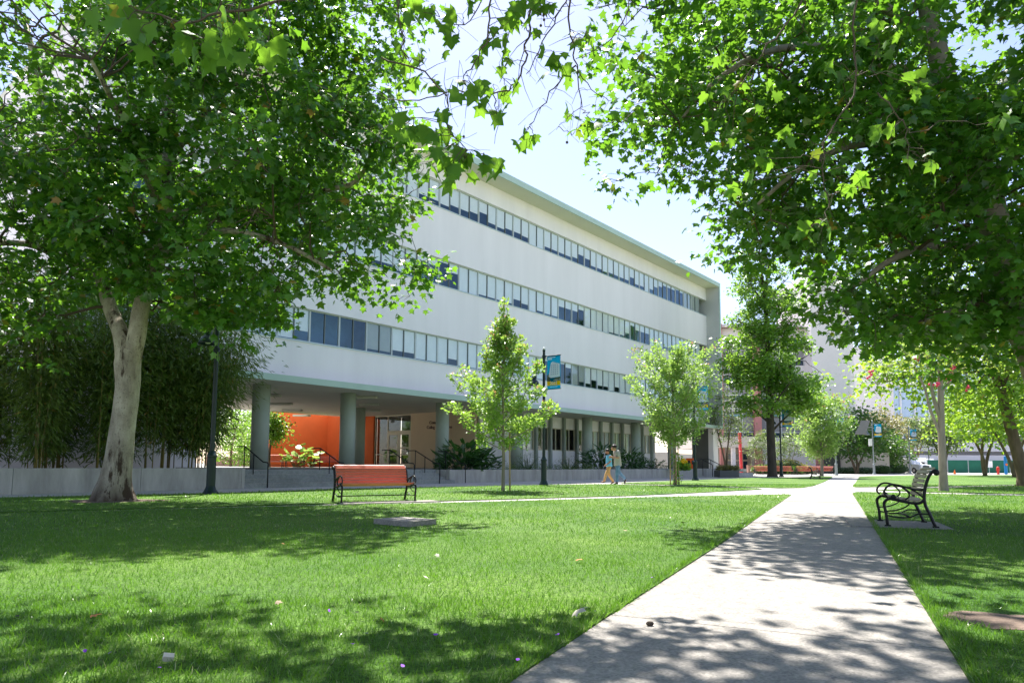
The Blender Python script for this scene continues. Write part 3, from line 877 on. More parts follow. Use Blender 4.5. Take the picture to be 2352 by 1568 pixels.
# ================================================================== benches
PROF_LEG = [(0, 0), (-0.014, 0.186), (-0.036, 0.307), (-0.02, 0.365), (0.03, 0.405)]
PROF_RAIL = [(0.03, 0.405), (0.15, 0.38), (0.29, 0.35), (0.42, 0.345), (0.485, 0.40)]
PROF_BACK = [(0.615, 0), (0.55, 0.186), (0.50, 0.307), (0.486, 0.436), (0.507, 0.58), (0.55, 0.72), (0.60, 0.80), (0.645, 0.825), (0.675, 0.80), (0.655, 0.768)]
PROF_ARM = [(0.49, 0.543), (0.365, 0.543), (0.257, 0.575), (0.114, 0.612), (0.03, 0.593), (-0.02, 0.53), (-0.03, 0.48), (0.007, 0.43)]
def bench(label, loc, rz, length, slat, group=None, nb=7, ns=7, name='park_bench'):
    r = empty(name, loc, rz, label, 'bench', group)
    xs = [-length / 2, length / 2]
    def sw(pr, x, rad, b, fl=0.75):
        P, Q = smooth_path([(x, u, z) for u, z in pr], [rad] * len(pr), 3)
        b.tube(P, Q, 6, fl)
    for x in xs:
        b = MB()
        sw(PROF_LEG, x, 0.026, b); sw(PROF_RAIL, x, 0.026, b); sw(PROF_BACK, x, 0.028, b); sw(PROF_ARM, x, 0.019, b)
        b.box(x - 0.035, x + 0.035, -0.04, 0.04, 0.0, 0.02).box(x - 0.035, x + 0.035, 0.575, 0.655, 0.0, 0.02)
        sw([(0.21, 0.575), (0.285, 0.50), (0.295, 0.44), (0.24, 0.39)], x, 0.015, b)
        sw([(0.33, 0.54), (0.40, 0.50), (0.47, 0.43)], x, 0.015, b)
        sw([(-0.02, 0.22), (0.12, 0.235), (0.25, 0.29), (0.30, 0.345)], x, 0.013, b)
        sw([(-0.015, 0.16), (0.14, 0.13), (0.30, 0.14), (0.40, 0.19), (0.545, 0.19)], x, 0.013, b)
        b.ball((x, 0.09, 0.428), 0.040, 10, (0.6, 1, 1)); b.ball((x, 0.655, 0.79), 0.042, 10, (0.7, 1, 1))
        b.build('end_frame', 'iron', r, True)
    MB().tube([(xs[0], 0.28, 0.145), (xs[1], 0.28, 0.145)], 0.014, 6).build('stretcher', 'iron', r, True)
    L = length - 0.05
    def along(pr, t):
        Q = np.array(smooth_path([(0, u, z) for u, z in pr], [1] * len(pr), 8)[0])
        c = np.concatenate([[0], np.cumsum(np.linalg.norm(np.diff(Q, axis=0), axis=1))]); c /= c[-1]
        f = lambda tt: np.array([np.interp(tt, c, Q[:, j]) for j in range(3)])
        return f(t), f(min(1, t + 0.03)) - f(max(0, t - 0.03))
    for t in np.linspace(0.04, 0.90, ns):
        p, q = along(PROF_RAIL, t)
        q = q / np.linalg.norm(q); n = np.array([0, -q[2], q[1]])
        c = p + n * 0.034
        MB().bar((-L / 2, c[1], c[2]), (L / 2, c[1], c[2]), 0.055, 0.022, (0, n[1], n[2])).build('seat_slat', slat, r)
    for t in np.linspace(0.07, 0.97, nb):
        p, q = along(PROF_BACK[3:8], t)
        q = q / np.linalg.norm(q); n = np.array([0, -q[2], q[1]])
        c = p + n * 0.034
        MB().bar((-L / 2, c[1], c[2]), (L / 2, c[1], c[2]), 0.056, 0.022, (0, n[1], n[2])).build('back_slat', slat, r)
    return r
bl = bench('red slatted park bench with black iron ends facing the lawn', (-3.12, 16.25, 0.0), R(33), 1.84, 'red_slat')
br_rz = math.atan2(-0.92, -0.39)
br_loc = ((5.59 + 6.0) / 2, (10.26 + 11.22) / 2, 0.022)
br = bench('weathered wood slat bench with black iron scroll arms beside the main path', br_loc, br_rz, 1.06, 'old_slat')
def pad(label, loc, rz, x0, x1, y0, y1, z=0.02, name='bench_pad'):
    o = MB().box(x0, x1, y0, y1, -0.08, z).build(name, 'path_concrete')
    o.location = loc; o.rotation_euler = (0, 0, rz)
    tag(o, label, 'concrete pad')
    c, s = math.cos(rz), math.sin(rz)
    PADS.append([(loc[0] + c * x - s * y, loc[1] + s * x + c * y) for x, y in ((x0, y0), (x1, y0), (x1, y1), (x0, y1))])
    return o
pad('concrete pad under the weathered wood bench', (br_loc[0], br_loc[1], 0), br_rz, -0.72, 0.66, -0.5, 0.82)
pad('concrete pad under the front feet of the red bench', (-3.12, 16.25, 0), R(33), -1.0, 1.4, -0.42, 0.12, 0.012)
bench('small dark iron bench on the far lawn, turned to the path', (21.2, 47.2, 0.01), R(68), 1.5, 'old_slat')
for k, (px, D, rz, lb) in enumerate(((1760, 70, 4, 'far red bench under the round hedge, left of the tall tree trunk'), (1802, 71, 4, 'far red bench in front of the biggest round hedge'),
                                     (1856, 72, -6, 'far red bench beside the round hedge and the small leafy tree'), (1887, 76, -50, 'far red bench end-on beside the thin pale tree trunk'))):
    p = V(px, 1085, D)
    bench(lb, (p.x, p.y, 0), R(rz), 2.1, 'red_slat_far', 'red benches on the far plaza', 5, 5)

# utility slab in the lawn
ob = MB().prism([(q[0], q[1]) for q in (G(858, 1204), G(938, 1211.5), G(1002, 1205), G(925, 1198.5))], 0.0, 0.085).build('utility_slab', 'path_concrete')
PADS.append([(q[0], q[1]) for q in (G(852, 1204.5), G(938, 1214), G(1008, 1205), G(925, 1197.5))])
tag(ob, 'flat concrete utility cover lying in the near lawn', 'concrete slab')

# ================================================================== lamps and banners
def lamp(label, loc, rz=R(-39.5), m='lamp_green', head=True, group='black lamp posts along the paths', sc=1.0, flip=1):
    r = empty('street_lamp', loc, rz, label, 'street lamp', group)
    MB().lathe([(0.21, 0), (0.21, 0.05), (0.185, 0.09), (0.15, 0.16), (0.135, 0.2), (0.125, 0.24), (0.125, 1.05), (0.14, 1.07), (0.14, 1.12), (0.10, 1.18), (0.075, 1.25)], 14).build('base', m, r)
    MB().lathe([(0.07, 1.25), (0.062, 3.5), (0.058, 5.93), (0.066, 5.935), (0.066, 5.98), (0.03, 5.985)], 14).build('pole', m, r, False)
    MB().ball((0, 0, 6.04), 0.06, 10).build('finial', 'globe', r, True)
    x = -0.55 * flip
    MB().tube([(0, 0, 4.98), (x, 0, 5.0)], 0.026, 8).tube([(x, 0, 5.06), (x, 0, 4.85)], 0.03, 8).tube([(-0.04 * flip, 0, 5.75), (x * 0.72, 0, 5.0)], 0.007, 5).build('arm', m, r)
    MB().lathe([(0.03, 4.87), (0.10, 4.84), (0.12, 4.78), (0.10, 4.70), (0.12, 4.68), (0.20, 4.60), (0.25, 4.50), (0.27, 4.44), (0.255, 4.43), (0.19, 4.58), (0.08, 4.64)], 18, (x, 0, 0)).build('lamp_shade', m, r, True)
    MB().ball((x, 0, 4.50), 0.10, 10, (1, 1, 0.7)).build('bulb', 'globe', r, True)
    for z in (4.20, 5.68):
        MB().lathe([(0.085, z - 0.06), (0.085, z + 0.06)], 10).box(0.05, 0.16, -0.02, 0.02, z - 0.02, z + 0.02).build('bracket', m, r)
    return r
def banner(label, loc, rz=R(-39.5)):
    r = empty('banner', loc, rz, label, 'banner', 'teal and gold banners on the lamp posts')
    x0, x1, z0, z1 = 0.18, 0.90, 4.20, 5.68
    for z in (z0, z1): MB().tube([(0.14, 0, z), (x1 + 0.03, 0, z)], 0.016, 8).build('rod', 'iron', r, True)
    # cloth with a slight belly
    vs_, fs = [], []
    nx, nz = 6, 10
    for j in range(nz + 1):
        for i in range(nx + 1):
            u, v = i / nx, j / nz
            vs_.append((x0 + (x1 - x0) * u, BEL(u, v), z0 + (z1 - z0) * v))
    for j in range(nz):
        for i in range(nx):
            a = j * (nx + 1) + i
            fs.append((a, a + 1, a + nx + 2, a + nx + 1))
    MB().add(vs_, fs).build('cloth', 'teal', r, True)
    def flat_(name, m, poly, e=0.004):
        """flat print on the cloth: poly in shares of width and height"""
        b = MB()
        for sgn in (-1,):
            pts = [(x0 + (x1 - x0) * (u if sgn < 0 else 1 - u), sgn * (0.006 + e) + BEL(u if sgn < 0 else 1 - u, v), z0 + (z1 - z0) * v) for u, v in poly]
            b.add(pts, [tuple(range(len(pts)))])
        return b.build(name, m, r)
    flat_('gold_band', 'gold', [(0, 0.105), (0.5, 0.105), (1, 0.105), (1, 0.235), (0.5, 0.235), (0, 0.235)])
    flat_('printed_trees', 'print_dark', [(0, 0.237), (1, 0.237), (1, 0.36), (0.8, 0.34), (0.5, 0.33), (0.28, 0.36), (0.2, 0.42), (0.08, 0.46), (0, 0.40)])
    flat_('printed_road', 'print_road', [(0.42, 0.245), (1, 0.26), (1, 0.30), (0.6, 0.28)], 0.006)
    pb = flat_('printed_tower', 'print_building', [(0.12, 0.38), (0.30, 0.335), (0.6, 0.345), (0.97, 0.355), (0.95, 0.74), (0.60, 0.79), (0.42, 0.82), (0.30, 0.78)], 0.006)
    for i in range(4):
        for j in range(5):
            u = 0.30 + 0.155 * i + 0.01 * j * (i < 2); v = 0.43 + 0.065 * j
            wv = flat_('printed_window', 'print_window', [(u, v), (u + 0.07, v), (u + 0.07, v + 0.032), (u, v + 0.032)], 0.008)
            wv.parent = pb
    for v, w in ((0.955, 0.56), (0.925, 0.30), (0.895, 0.30)):
        flat_('text_line', 'print_white', [(0.07, v - 0.016), (0.07 + w, v - 0.016), (0.07 + w, v + 0.002), (0.07, v + 0.002)], 0.004)
    flat_('text_line', 'print_white', [(0.22, 0.062), (0.78, 0.062), (0.78, 0.074), (0.22, 0.074)], 0.004)
    for sgn, rzz in ((-1, 0),):
        text_obj('year', '2022', 0.20, 'print_white', r, ((x0 + x1) / 2, sgn * 0.016 + BEL(0.5, 0.17), z0 + (z1 - z0) * 0.168), (R(90), 0, rzz), 0.001)
    return r
def BEL(u, v):
    return -0.02 * math.sin(math.pi * v) * math.sin(math.pi * u)
LAMPS = [((483, 1134.5), 'lamp_green', False, 'black lamp post in front of the bamboo, its top hidden in the leaves'),
         ((1249, 1114), 'lamp_green', True, 'dark lamp post with banner between the two walking people and the first young tree'),
         ((1597, 1103), 'lamp_green', True, 'dark lamp post right behind the second young tree'),
         ((1795, 1094.2), 'lamp_green', True, 'dark lamp post close to the trunk of the tall far tree'),
         ((1921, 1091.2), 'lamp_sunlit_grey', True, 'lamp post coloured sunlit grey at the far end of the main path'),
         ((2008, 1089.3), 'lamp_sunlit_grey', True, 'far lamp post coloured sunlit grey with a solar panel, beside the dark low trees'),
         ((2091, 1087.6), 'lamp_sunlit_grey', True, 'far lamp post coloured sunlit grey, standing in front of the white pickup truck'),
         ((2135, 1085.6), 'lamp_green', True, 'farthest lamp post, beside the green construction fence')]
BL = ['teal banner on the lamp post nearest the walking people', 'teal banner half hidden by the second young tree', 'teal banner beside the trunk of the tall far tree',
      'teal banner on the sunlit lamp post at the far end of the path', 'teal banner on the lamp post with the solar panel', 'teal banner in front of the white pickup truck', 'teal banner on the farthest lamp post by the green fence']
bi = 0
for (px, py), m, has, lb in LAMPS:
    p = G(px, py)
    rz = R(-39.5) if p.y < 50 else R(-18)
    lamp(lb, (p.x, p.y, 0.0), rz, m)
    if has:
        banner(BL[bi], (p.x, p.y, 0.0), rz); bi += 1
p = G(2008, 1089.3)
sp = empty('solar_panel', (p.x, p.y, 0), R(-18), 'dark tilted solar panel on top of a far sunlit lamp post', 'solar panel')
MB().add([(-1.9, -0.5, 4.5), (-0.75, -0.5, 4.5), (-0.12, 0.5, 6.1), (-1.0, 0.5, 6.1), (-1.9, -0.47, 4.44), (-0.75, -0.47, 4.44), (-0.12, 0.53, 6.04), (-1.0, 0.53, 6.04)], [(0, 1, 2, 3), (7, 6, 5, 4), (0, 4, 5, 1), (1, 5, 6, 2), (2, 6, 7, 3), (3, 7, 4, 0)]).build('panel', 'end_grey', sp)
MB().tube([(-0.9, 0.0, 5.2), (0, 0, 5.3)], 0.03, 6).build('strut', 'lamp_sunlit_grey', sp)
MB().box(-0.42, -0.10, -0.15, 0.15, 3.2, 4.0).build('battery_box', 'far_frame', sp)

# ================================================================== people
def skin(name, V_, E_, Rr, m, parent, sub=2):
    me = bpy.data.meshes.new(name)
    me.from_pydata([Vector(v) for v in V_], E_, [])
    o = link(name, me)
    o.modifiers.new('skin', 'SKIN')
    sv = me.skin_vertices[0].data
    for i, r in enumerate(Rr):
        sv[i].radius = (r, r) if not hasattr(r, '__len__') else r
        sv[i].use_root = (i == 0)
    s = o.modifiers.new('sub', 'SUBSURF'); s.levels = sub; s.render_levels = sub
    dg = bpy.context.evaluated_depsgraph_get()
    nm = bpy.data.meshes.new_from_object(o.evaluated_get(dg))
    bpy.data.objects.remove(o)
    nm.name = name
    nm.materials.clear(); nm.materials.append(MAT[m])
    nm.polygons.foreach_set('use_smooth', [True] * len(nm.polygons))
    return link(name, nm, parent)
def person(label, loc, rz, sc, P, shirt, trousers, skinm, shoe, beard=False, curly=False, hem=0.86, loose=1.0):
    """P: joint positions, x forwards, y to the person's left, z up"""
    r = empty('person', loc, rz, label, 'person')
    r.scale = (sc, sc, sc)
    V_, E_, Rr = [], [], []
    def add(p, rad, par=None):
        V_.append(p); Rr.append(rad)
        if par is not None: E_.append((par, len(V_) - 1))
        return len(V_) - 1
    h = Vector(P['head'])
    pel = add(P['pelvis'], 0.095); sp_ = add(P['spine'], 0.09, pel); ch = add(P['chest'], 0.10, sp_); nk = add(P['neck'], 0.055, ch)
    fwd = Vector(P['face'])
    jaw = add(h + fwd * 0.02 + Vector((0, 0, -0.075)), 0.066, nk)
    sk = add(h + Vector((0, 0, 0.02)), 0.098, jaw); add(h + Vector((-0.01, 0, 0.095)), 0.066, sk)
    add(h + fwd * 0.118 + Vector((0, 0, -0.022)), 0.014, jaw)
    for sd in ('l', 'r'):
        y = 1 if sd == 'l' else -1
        s = add(P['sh_' + sd], 0.055, ch); e = add(P['el_' + sd], 0.045, s); w = add(P['ha_' + sd], 0.028, e)
        hd = (Vector(P['ha_' + sd]) - Vector(P['el_' + sd])).normalized()
        pm = add(Vector(P['ha_' + sd]) + hd * 0.06, (0.040, 0.022), w)
        sidev = hd.cross(Vector((0, 1, 0)));  sidev = sidev.normalized() if sidev.length > 0.01 else Vector((0, 0, 1))
        for q, (off, ln) in enumerate(((-0.027, 0.055), (-0.009, 0.068), (0.009, 0.066), (0.027, 0.052))):
            a = add(Vector(V_[pm]) + hd * 0.04 + sidev * off, 0.010, pm)
            add(Vector(V_[a]) + hd * ln * 0.7 + Vector((0, -y * 0.03, -0.01)), 0.008, a)
        a = add(Vector(V_[pm]) - sidev * 0.045 + hd * 0.01, 0.011, pm); add(Vector(V_[a]) - sidev * 0.012 + hd * 0.035, 0.009, a)
        hp = add(P['hip_' + sd], 0.075, pel); k = add(P['kn_' + sd], 0.05, hp); an = add(P['an_' + sd], 0.036, k)
        toe = Vector(P['toe_' + sd]); add(toe, 0.028, an)
    skin('body', V_, E_, Rr, skinm, r, 2)
    # trousers
    V_, E_, Rr = [], [], []
    pel = add(Vector(P['pelvis']) + Vector((0, 0, 0.05)), 0.118); p2 = add(P['pelvis'], 0.128, pel)
    for sd in ('l', 'r'):
        hp = add(Vector(P['hip_' + sd]) - Vector((0, 0, 0.03)), 0.102 * loose, p2); k = add(P['kn_' + sd], 0.078 * loose, hp)
        mid = Vector(P['kn_' + sd]).lerp(Vector(P['an_' + sd]), 0.55); a = add(mid, 0.066 * loose, k); add(Vector(P['an_' + sd]), 0.062 * loose, a)
    skin('trousers', V_, E_, Rr, trousers, r, 2)
    # shirt with short sleeves
    V_, E_, Rr = [], [], []
    c = add(P['chest'], 0.158); s2 = add(P['spine'], 0.165, c)
    hm = add(Vector(P['pelvis']) + Vector((0, 0, hem - P['pelvis'][2] + 0.06)), 0.178 * (0.5 + 0.5 * loose), s2); add(Vector(P['pelvis']) + Vector((0, 0, hem - P['pelvis'][2])), 0.186 * (0.5 + 0.5 * loose), hm)
    add(Vector(P['neck']) + Vector((0, 0, -0.03)), 0.075, c)
    for sd in ('l', 'r'):
        s = add(P['sh_' + sd], 0.088, c); e = add(Vector(P['sh_' + sd]).lerp(Vector(P['el_' + sd]), 0.55), 0.074, s); add(Vector(P['sh_' + sd]).lerp(Vector(P['el_' + sd]), 0.95), 0.072, e)
    skin('shirt', V_, E_, Rr, shirt, r, 2)
    # hair
    b = MB()
    b.ball(h + Vector((-0.022, 0, 0.052)), 0.112, 12, (1.0, 0.88, 0.92))
    if curly:
        for q in range(26):
            d = unit(1)[0]
            if d[2] < -0.1 or (d[0] > 0.5 and d[2] < 0.5): continue
            b.ball(h + Vector((-0.02, 0, 0.055)) + Vector(d) * 0.10, 0.038, 7)
        b.ball(h + Vector((-0.10, 0, -0.01)), 0.06, 8)
    b.build('hair', 'hair', r, True)
    if beard:
        MB().ball(h + fwd * 0.045 + Vector((0, 0, -0.105)), 0.072, 10, (0.95, 0.85, 0.95)).build('beard', 'hair', r, True)
    for y in (1, -1):
        MB().ball(h + fwd * 0.085 + Vector((0, 0.034 * y, 0.018)), 0.013, 6).build('eye', 'black', r, True)
        MB().ball(h + Vector((-0.01, 0.092 * y, -0.005)), 0.026, 6, (0.7, 0.4, 1)).build('ear', skinm, r, True)
    for sd in ('l', 'r'):
        a, t = Vector(P['an_' + sd]), Vector(P['toe_' + sd])
        d = (t - a); d.z *= 0.6; dn = d.normalized()
        up = Vector(P.get('up_' + sd, (0, 0, 1)))
        heel = a - dn * 0.05 + up * -0.045
        skin('shoe', [a + up * 0.0, heel, a + dn * 0.07 + up * -0.03, t + up * -0.006, t + dn * 0.05 + up * -0.006], [(0, 1), (0, 2), (2, 3), (3, 4)], [0.046, 0.036, 0.044, 0.034, 0.026], shoe, r, 1)
    return r
HEAD = math.atan2(-0.22, -0.975)
P1 = dict(pelvis=(0, 0, 0.93), spine=(0.0, 0, 1.12), chest=(0.02, 0, 1.33), neck=(0.05, 0, 1.49), head=(0.085, 0, 1.625), face=(0.97, 0, -0.22),
          sh_l=(0.02, 0.175, 1.41), el_l=(-0.01, 0.235, 1.14), ha_l=(0.21, 0.22, 0.99), sh_r=(0.02, -0.175, 1.41), el_r=(-0.09, -0.23, 1.15), ha_r=(-0.13, -0.22, 0.92),
          hip_l=(0.0, 0.09, 0.88), kn_l=(0.19, 0.10, 0.50), an_l=(0.30, 0.10, 0.13), toe_l=(0.43, 0.11, 0.115), up_l=(-0.25, 0, 1),
          hip_r=(0.0, -0.09, 0.88), kn_r=(-0.02, -0.09, 0.48), an_r=(-0.27, -0.09, 0.11), toe_r=(-0.14, -0.10, 0.035))
P2 = dict(pelvis=(0, 0, 0.95), spine=(0.0, 0, 1.13), chest=(0.03, 0, 1.35), neck=(0.11, 0, 1.50), head=(0.19, 0, 1.60), face=(0.80, 0, -0.6),
          sh_l=(0.03, 0.185, 1.42), el_l=(0.03, 0.25, 1.16), ha_l=(0.27, 0.13, 1.21), sh_r=(0.03, -0.185, 1.42), el_r=(0.05, -0.24, 1.17), ha_r=(0.26, -0.13, 1.19),
          hip_l=(0.0, 0.09, 0.90), kn_l=(0.07, 0.09, 0.50), an_l=(0.07, 0.09, 0.09), toe_l=(0.21, 0.10, 0.03),
          hip_r=(0.0, -0.09, 0.90), kn_r=(-0.10, -0.09, 0.52), an_r=(-0.41, -0.09, 0.22), toe_r=(-0.37, -0.10, 0.06), up_r=(-0.7, 0, 0.7))
p = G(1399, 1110.6)
person('bearded person in a light blue shirt and khaki trousers walking on the sidewalk', (p.x, p.y, -0.016), HEAD, 0.955, P1, 'shirt_blue', 'khaki', 'skin_warm', 'shoe_brown', True, False, 0.86, 1.05)
p = G(1419, 1111.6)
person('person in a grey overshirt and blue jeans looking down while walking', (p.x, p.y, -0.016), HEAD, 1.075, P2, 'shirt_grey', 'jeans', 'skin', 'shoe_dark', False, True, 0.80, 1.08)
# ================================================================== trees
def vp(*a): return tuple(V(*a))
def radial(base, prof, n, jitter=0.15, shell=0.45):
    """cluster centres inside a crown of revolution: prof = [(z, radius)]"""
    zs_, rs_ = [p[0] for p in prof], [p[1] for p in prof]
    w = np.array(rs_); out = []
    while len(out) < n:
        z = rng.uniform(zs_[0], zs_[-1]); rr = np.interp(z, zs_, rs_)
        if rng.random() > (rr / max(rs_)) ** 1.4 + 0.08: continue
        a = rng.uniform(0, 2 * math.pi); q = rr * rng.random() ** shell
        lob = 1 + 0.16 * math.sin(3 * a + z * 1.7) + 0.12 * math.sin(5 * a - z * 2.3)
        out.append((base[0] + q * lob * math.cos(a), base[1] + q * lob * math.sin(a), z + rng.normal(0, jitter)))
    return np.array(out)

# --- the big plane tree on the left
b0 = G(258, 1151); b0 = (b0.x, b0.y, -0.05)
BALD.append((b0[0] - 0.1, b0[1] - 0.1, 0.95))
fork = vp(288, 792, 16.1)
stemR = [fork, vp(326, 700, 16.0), vp(362, 600, 15.9), vp(378, 510, 15.9), vp(388, 370, 15.8), vp(386, 260, 15.8), vp(400, 60, 15.8), vp(420, -220, 15.8)]
stemL = [fork, vp(252, 705, 16.3), vp(228, 620, 16.5), vp(190, 500, 16.8), vp(120, 300, 17.2), vp(60, 60, 17.5)]
fx_, fy_, fz_ = b0[0] + 0.20, b0[1], 3.55
limbs = [([b0, (b0[0] + 0.02, b0[1], 0.25), (b0[0] + 0.06, b0[1], 0.6), (b0[0] + 0.13, b0[1], 1.5), (b0[0] + 0.21, b0[1], 2.6), (fx_ - 0.02, fy_, 3.2), (fx_, fy_, fz_)], [0.52, 0.40, 0.325, 0.27, 0.26, 0.285, 0.25]),
         ([(fx_ - 0.06, fy_, 2.4), (fx_ + 0.05, fy_, 3.2), (fx_ + 0.16, fy_, 3.9)] + stemR[1:], [0.18, 0.21, 0.20, 0.185, 0.175, 0.165, 0.155, 0.14, 0.11, 0.06]),
         ([(fx_ - 0.04, fy_, 2.4), (fx_ - 0.10, fy_, 3.2), (fx_ - 0.22, fy_, 3.9)] + stemL[1:], [0.18, 0.19, 0.175, 0.16, 0.155, 0.14, 0.11, 0.07]),
         ([stemR[3], vp(470, 478, 15.6), vp(560, 482, 15.3), vp(660, 478, 15.0), vp(740, 440, 14.8), vp(820, 415, 14.6), vp(860, 330, 14.4)], [0.11, 0.10, 0.09, 0.075, 0.06, 0.05, 0.03]),
         ([stemR[2], vp(420, 560, 15.2), vp(520, 530, 14.7), vp(650, 560, 14.2), vp(760, 620, 13.8)], [0.10, 0.08, 0.07, 0.05, 0.03]),
         ([stemL[2], vp(140, 590, 15.8), vp(60, 560, 15.2), vp(-60, 560, 14.5)], [0.11, 0.09, 0.07, 0.04]),
         ([stemR[4], vp(480, 250, 15.2), vp(600, 140, 14.8), vp(740, 60, 14.5)], [0.09, 0.07, 0.055, 0.03]),
         ([stemL[3], vp(100, 420, 15.4), vp(10, 330, 14.6), vp(-90, 260, 14.0)], [0.09, 0.07, 0.05, 0.03]),
         ([stemR[3], (stemR[3][0] + 0.3, stemR[3][1] - 2.0, stemR[3][2] + 1.0), (stemR[3][0] + 0.6, stemR[3][1] - 4.0, stemR[3][2] + 1.6)], [0.10, 0.07, 0.03])]
ells = [(-9.2, 15.8, 9.6, 5.6, 5.4, 5.2), (-5.0, 15.2, 8.2, 3.0, 3.6, 3.9), (-11.5, 15.2, 6.2, 4.0, 4.0, 2.6), (-6.2, 14.8, 5.9, 2.9, 3.2, 2.0), (-9.0, 14.8, 5.4, 2.6, 3.0, 1.5), (-13.5, 15.5, 7.0, 3.0, 4.0, 4.0), (-3.9, 14.8, 8.8, 2.0, 2.5, 3.4, 2.0), (-3.3, 14.4, 6.0, 1.3, 1.6, 1.2, 3.0), (-5.6, 13.6, 4.6, 1.5, 1.4, 0.9, 2.0), (-6.9, 14.0, 4.2, 1.4, 1.4, 0.8, 2.0)]
def keepL(p):
    # the crown stands open round the fork of the trunk
    if p[1] < 16.6 and -0.622 < p[0] / p[1] < -0.52 and p[2] < 0.9 + 0.245 * p[1]: return False
    return p[2] > 3.05 + 0.12 * abs(p[0] + 9) * 0.3
cl = np.concatenate([boughs(ells, 135, 7, (0.72, 0.72, 0.30), 0.40, keepL), in_ellipsoids([(-8.6, 15.6, 13.6, 4.8, 4.4, 1.9), (-4.6, 14.6, 12.8, 2.2, 2.6, 1.2)], 130, 0.5)])  # second set: out-of-frame sprays on top, added to deepen the shade below
tree('plane_tree', 'big plane tree with mottled pale trunk in front of the bamboo', limbs, cl, 'bark_pale', 'leaf_sycamore', 45, (0.30, 0.30, 0.17), (0.10, 0.19), LEAF_SYC, 90, base=b0, nside=16, twig_r=0.012, minz=2.9, keep=keepL, zatt=4.6)
trunk = [o for o in bpy.data.objects if o.name == 'trunk'][0]
# dark weather streaks and root stain are wood of another colour: a patchy sleeve of stain in the bark material instead
def stain_bark():
    m = MAT['bark_pale'].copy(); m.name = 'bark_mottled'
    nt = m.node_tree; L = nt.links.new
    p = [n for n in nt.nodes if n.type == 'BSDF_PRINCIPLED'][0]
    src = p.inputs['Base Color'].links[0].from_socket
    tc = nt.nodes.new('ShaderNodeTexCoord'); mp = nt.nodes.new('ShaderNodeMapping'); mp.inputs['Scale'].default_value = (1, 1, 0.22)
    L(tc.outputs['Object'], mp.inputs[0])
    def nz(sc, vec):
        n = nt.nodes.new('ShaderNodeTexNoise'); n.inputs['Scale'].default_value = sc; n.inputs['Detail'].default_value = 7; n.inputs['Roughness'].default_value = 0.7
        L(vec, n.inputs['Vector']); return n
    a = nz(3.3, mp.outputs[0]); c = nz(26, tc.outputs['Object'])
    sep = nt.nodes.new('ShaderNodeSeparateXYZ'); L(tc.outputs['Object'], sep.inputs[0])
    r = nt.nodes.new('ShaderNodeValToRGB'); e = r.color_ramp.elements
    e[0].position, e[0].color, e[1].position, e[1].color = 0.53, (0, 0, 0, 1), 0.60, (1, 1, 1, 1)
    L(a.outputs['Fac'], r.inputs[0])
    r2 = nt.nodes.new('ShaderNodeValToRGB'); e = r2.color_ramp.elements
    e[0].position, e[0].color, e[1].position, e[1].color = 0.57, (0, 0, 0, 1), 0.66, (0.8, 0.8, 0.8, 1)
    L(c.outputs['Fac'], r2.inputs[0])
    zr = nt.nodes.new('ShaderNodeMapRange'); zr.inputs[1].default_value = 0.15; zr.inputs[2].default_value = 0.95; zr.inputs[3].default_value = 1.0; zr.inputs[4].default_value = 0.0
    ad = nt.nodes.new('ShaderNodeMath'); ad.operation = 'MULTIPLY_ADD'; L(a.outputs['Fac'], ad.inputs[0]); ad.inputs[1].default_value = 1.2; L(sep.outputs['Z'], ad.inputs[2])
    sb = nt.nodes.new('ShaderNodeMath'); sb.operation = 'SUBTRACT'; L(ad.outputs[0], sb.inputs[0]); sb.inputs[1].default_value = 0.45
    L(sb.outputs[0], zr.inputs[0])
    mx1 = nt.nodes.new('ShaderNodeMath'); mx1.operation = 'MAXIMUM'; L(r.outputs[0], mx1.inputs[0]); L(r2.outputs[0], mx1.inputs[1])
    mx2 = nt.nodes.new('ShaderNodeMath'); mx2.operation = 'MAXIMUM'; L(mx1.outputs[0], mx2.inputs[0]); L(zr.outputs[0], mx2.inputs[1])
    mm = nt.nodes.new('ShaderNodeMix'); mm.data_type = 'RGBA'; L(mx2.outputs[0], mm.inputs[0]); L(src, mm.inputs[6]); mm.inputs[7].default_value = (0.060, 0.042, 0.030, 1)
    L(mm.outputs[2], p.inputs['Base Color'])
    MAT['bark_mottled'] = m
stain_bark()
trunk.data.materials[0] = MAT['bark_mottled']
# gentle lobes and knots at the trunk's foot so that it is not a plain cone
me = trunk.data
co = np.zeros(len(me.vertices) * 3, np.float32); me.vertices.foreach_get('co', co); co = co.reshape(-1, 3)
ang = np.arctan2(co[:, 1], co[:, 0]); zz = co[:, 2]
low = np.clip(1 - zz / 0.7, 0, 1) ** 1.5
f = 1 + low * (0.16 * np.sin(3 * ang + 0.6) + 0.12 * np.sin(5 * ang + 2)) + 0.022 * np.sin(5 * zz + 3 * ang)
sel = zz < 2.3
cx = np.interp(zz, [0, 0.6, 1.5, 2.6], [0.0, 0.06, 0.13, 0.21])
co[sel, 0] = (cx + (co[:, 0] - cx) * f)[sel]; co[sel, 1] = (co[:, 1] * f)[sel]
me.vertices.foreach_set('co', co.reshape(-1)); me.update()
mo = MB().add([(b0[0] + (1.0 + 0.3 * math.sin(3 * a)) * math.cos(a), b0[1] + (0.8 + 0.2 * math.sin(2 * a)) * math.sin(a), 0.013) for a in np.linspace(0, 2 * math.pi, 24, endpoint=False)] + [(b0[0], b0[1], 0.05)], [(i, (i + 1) % 24, 24) for i in range(24)]).build('bare_soil', 'mulch')
tag(mo, kind='structure')

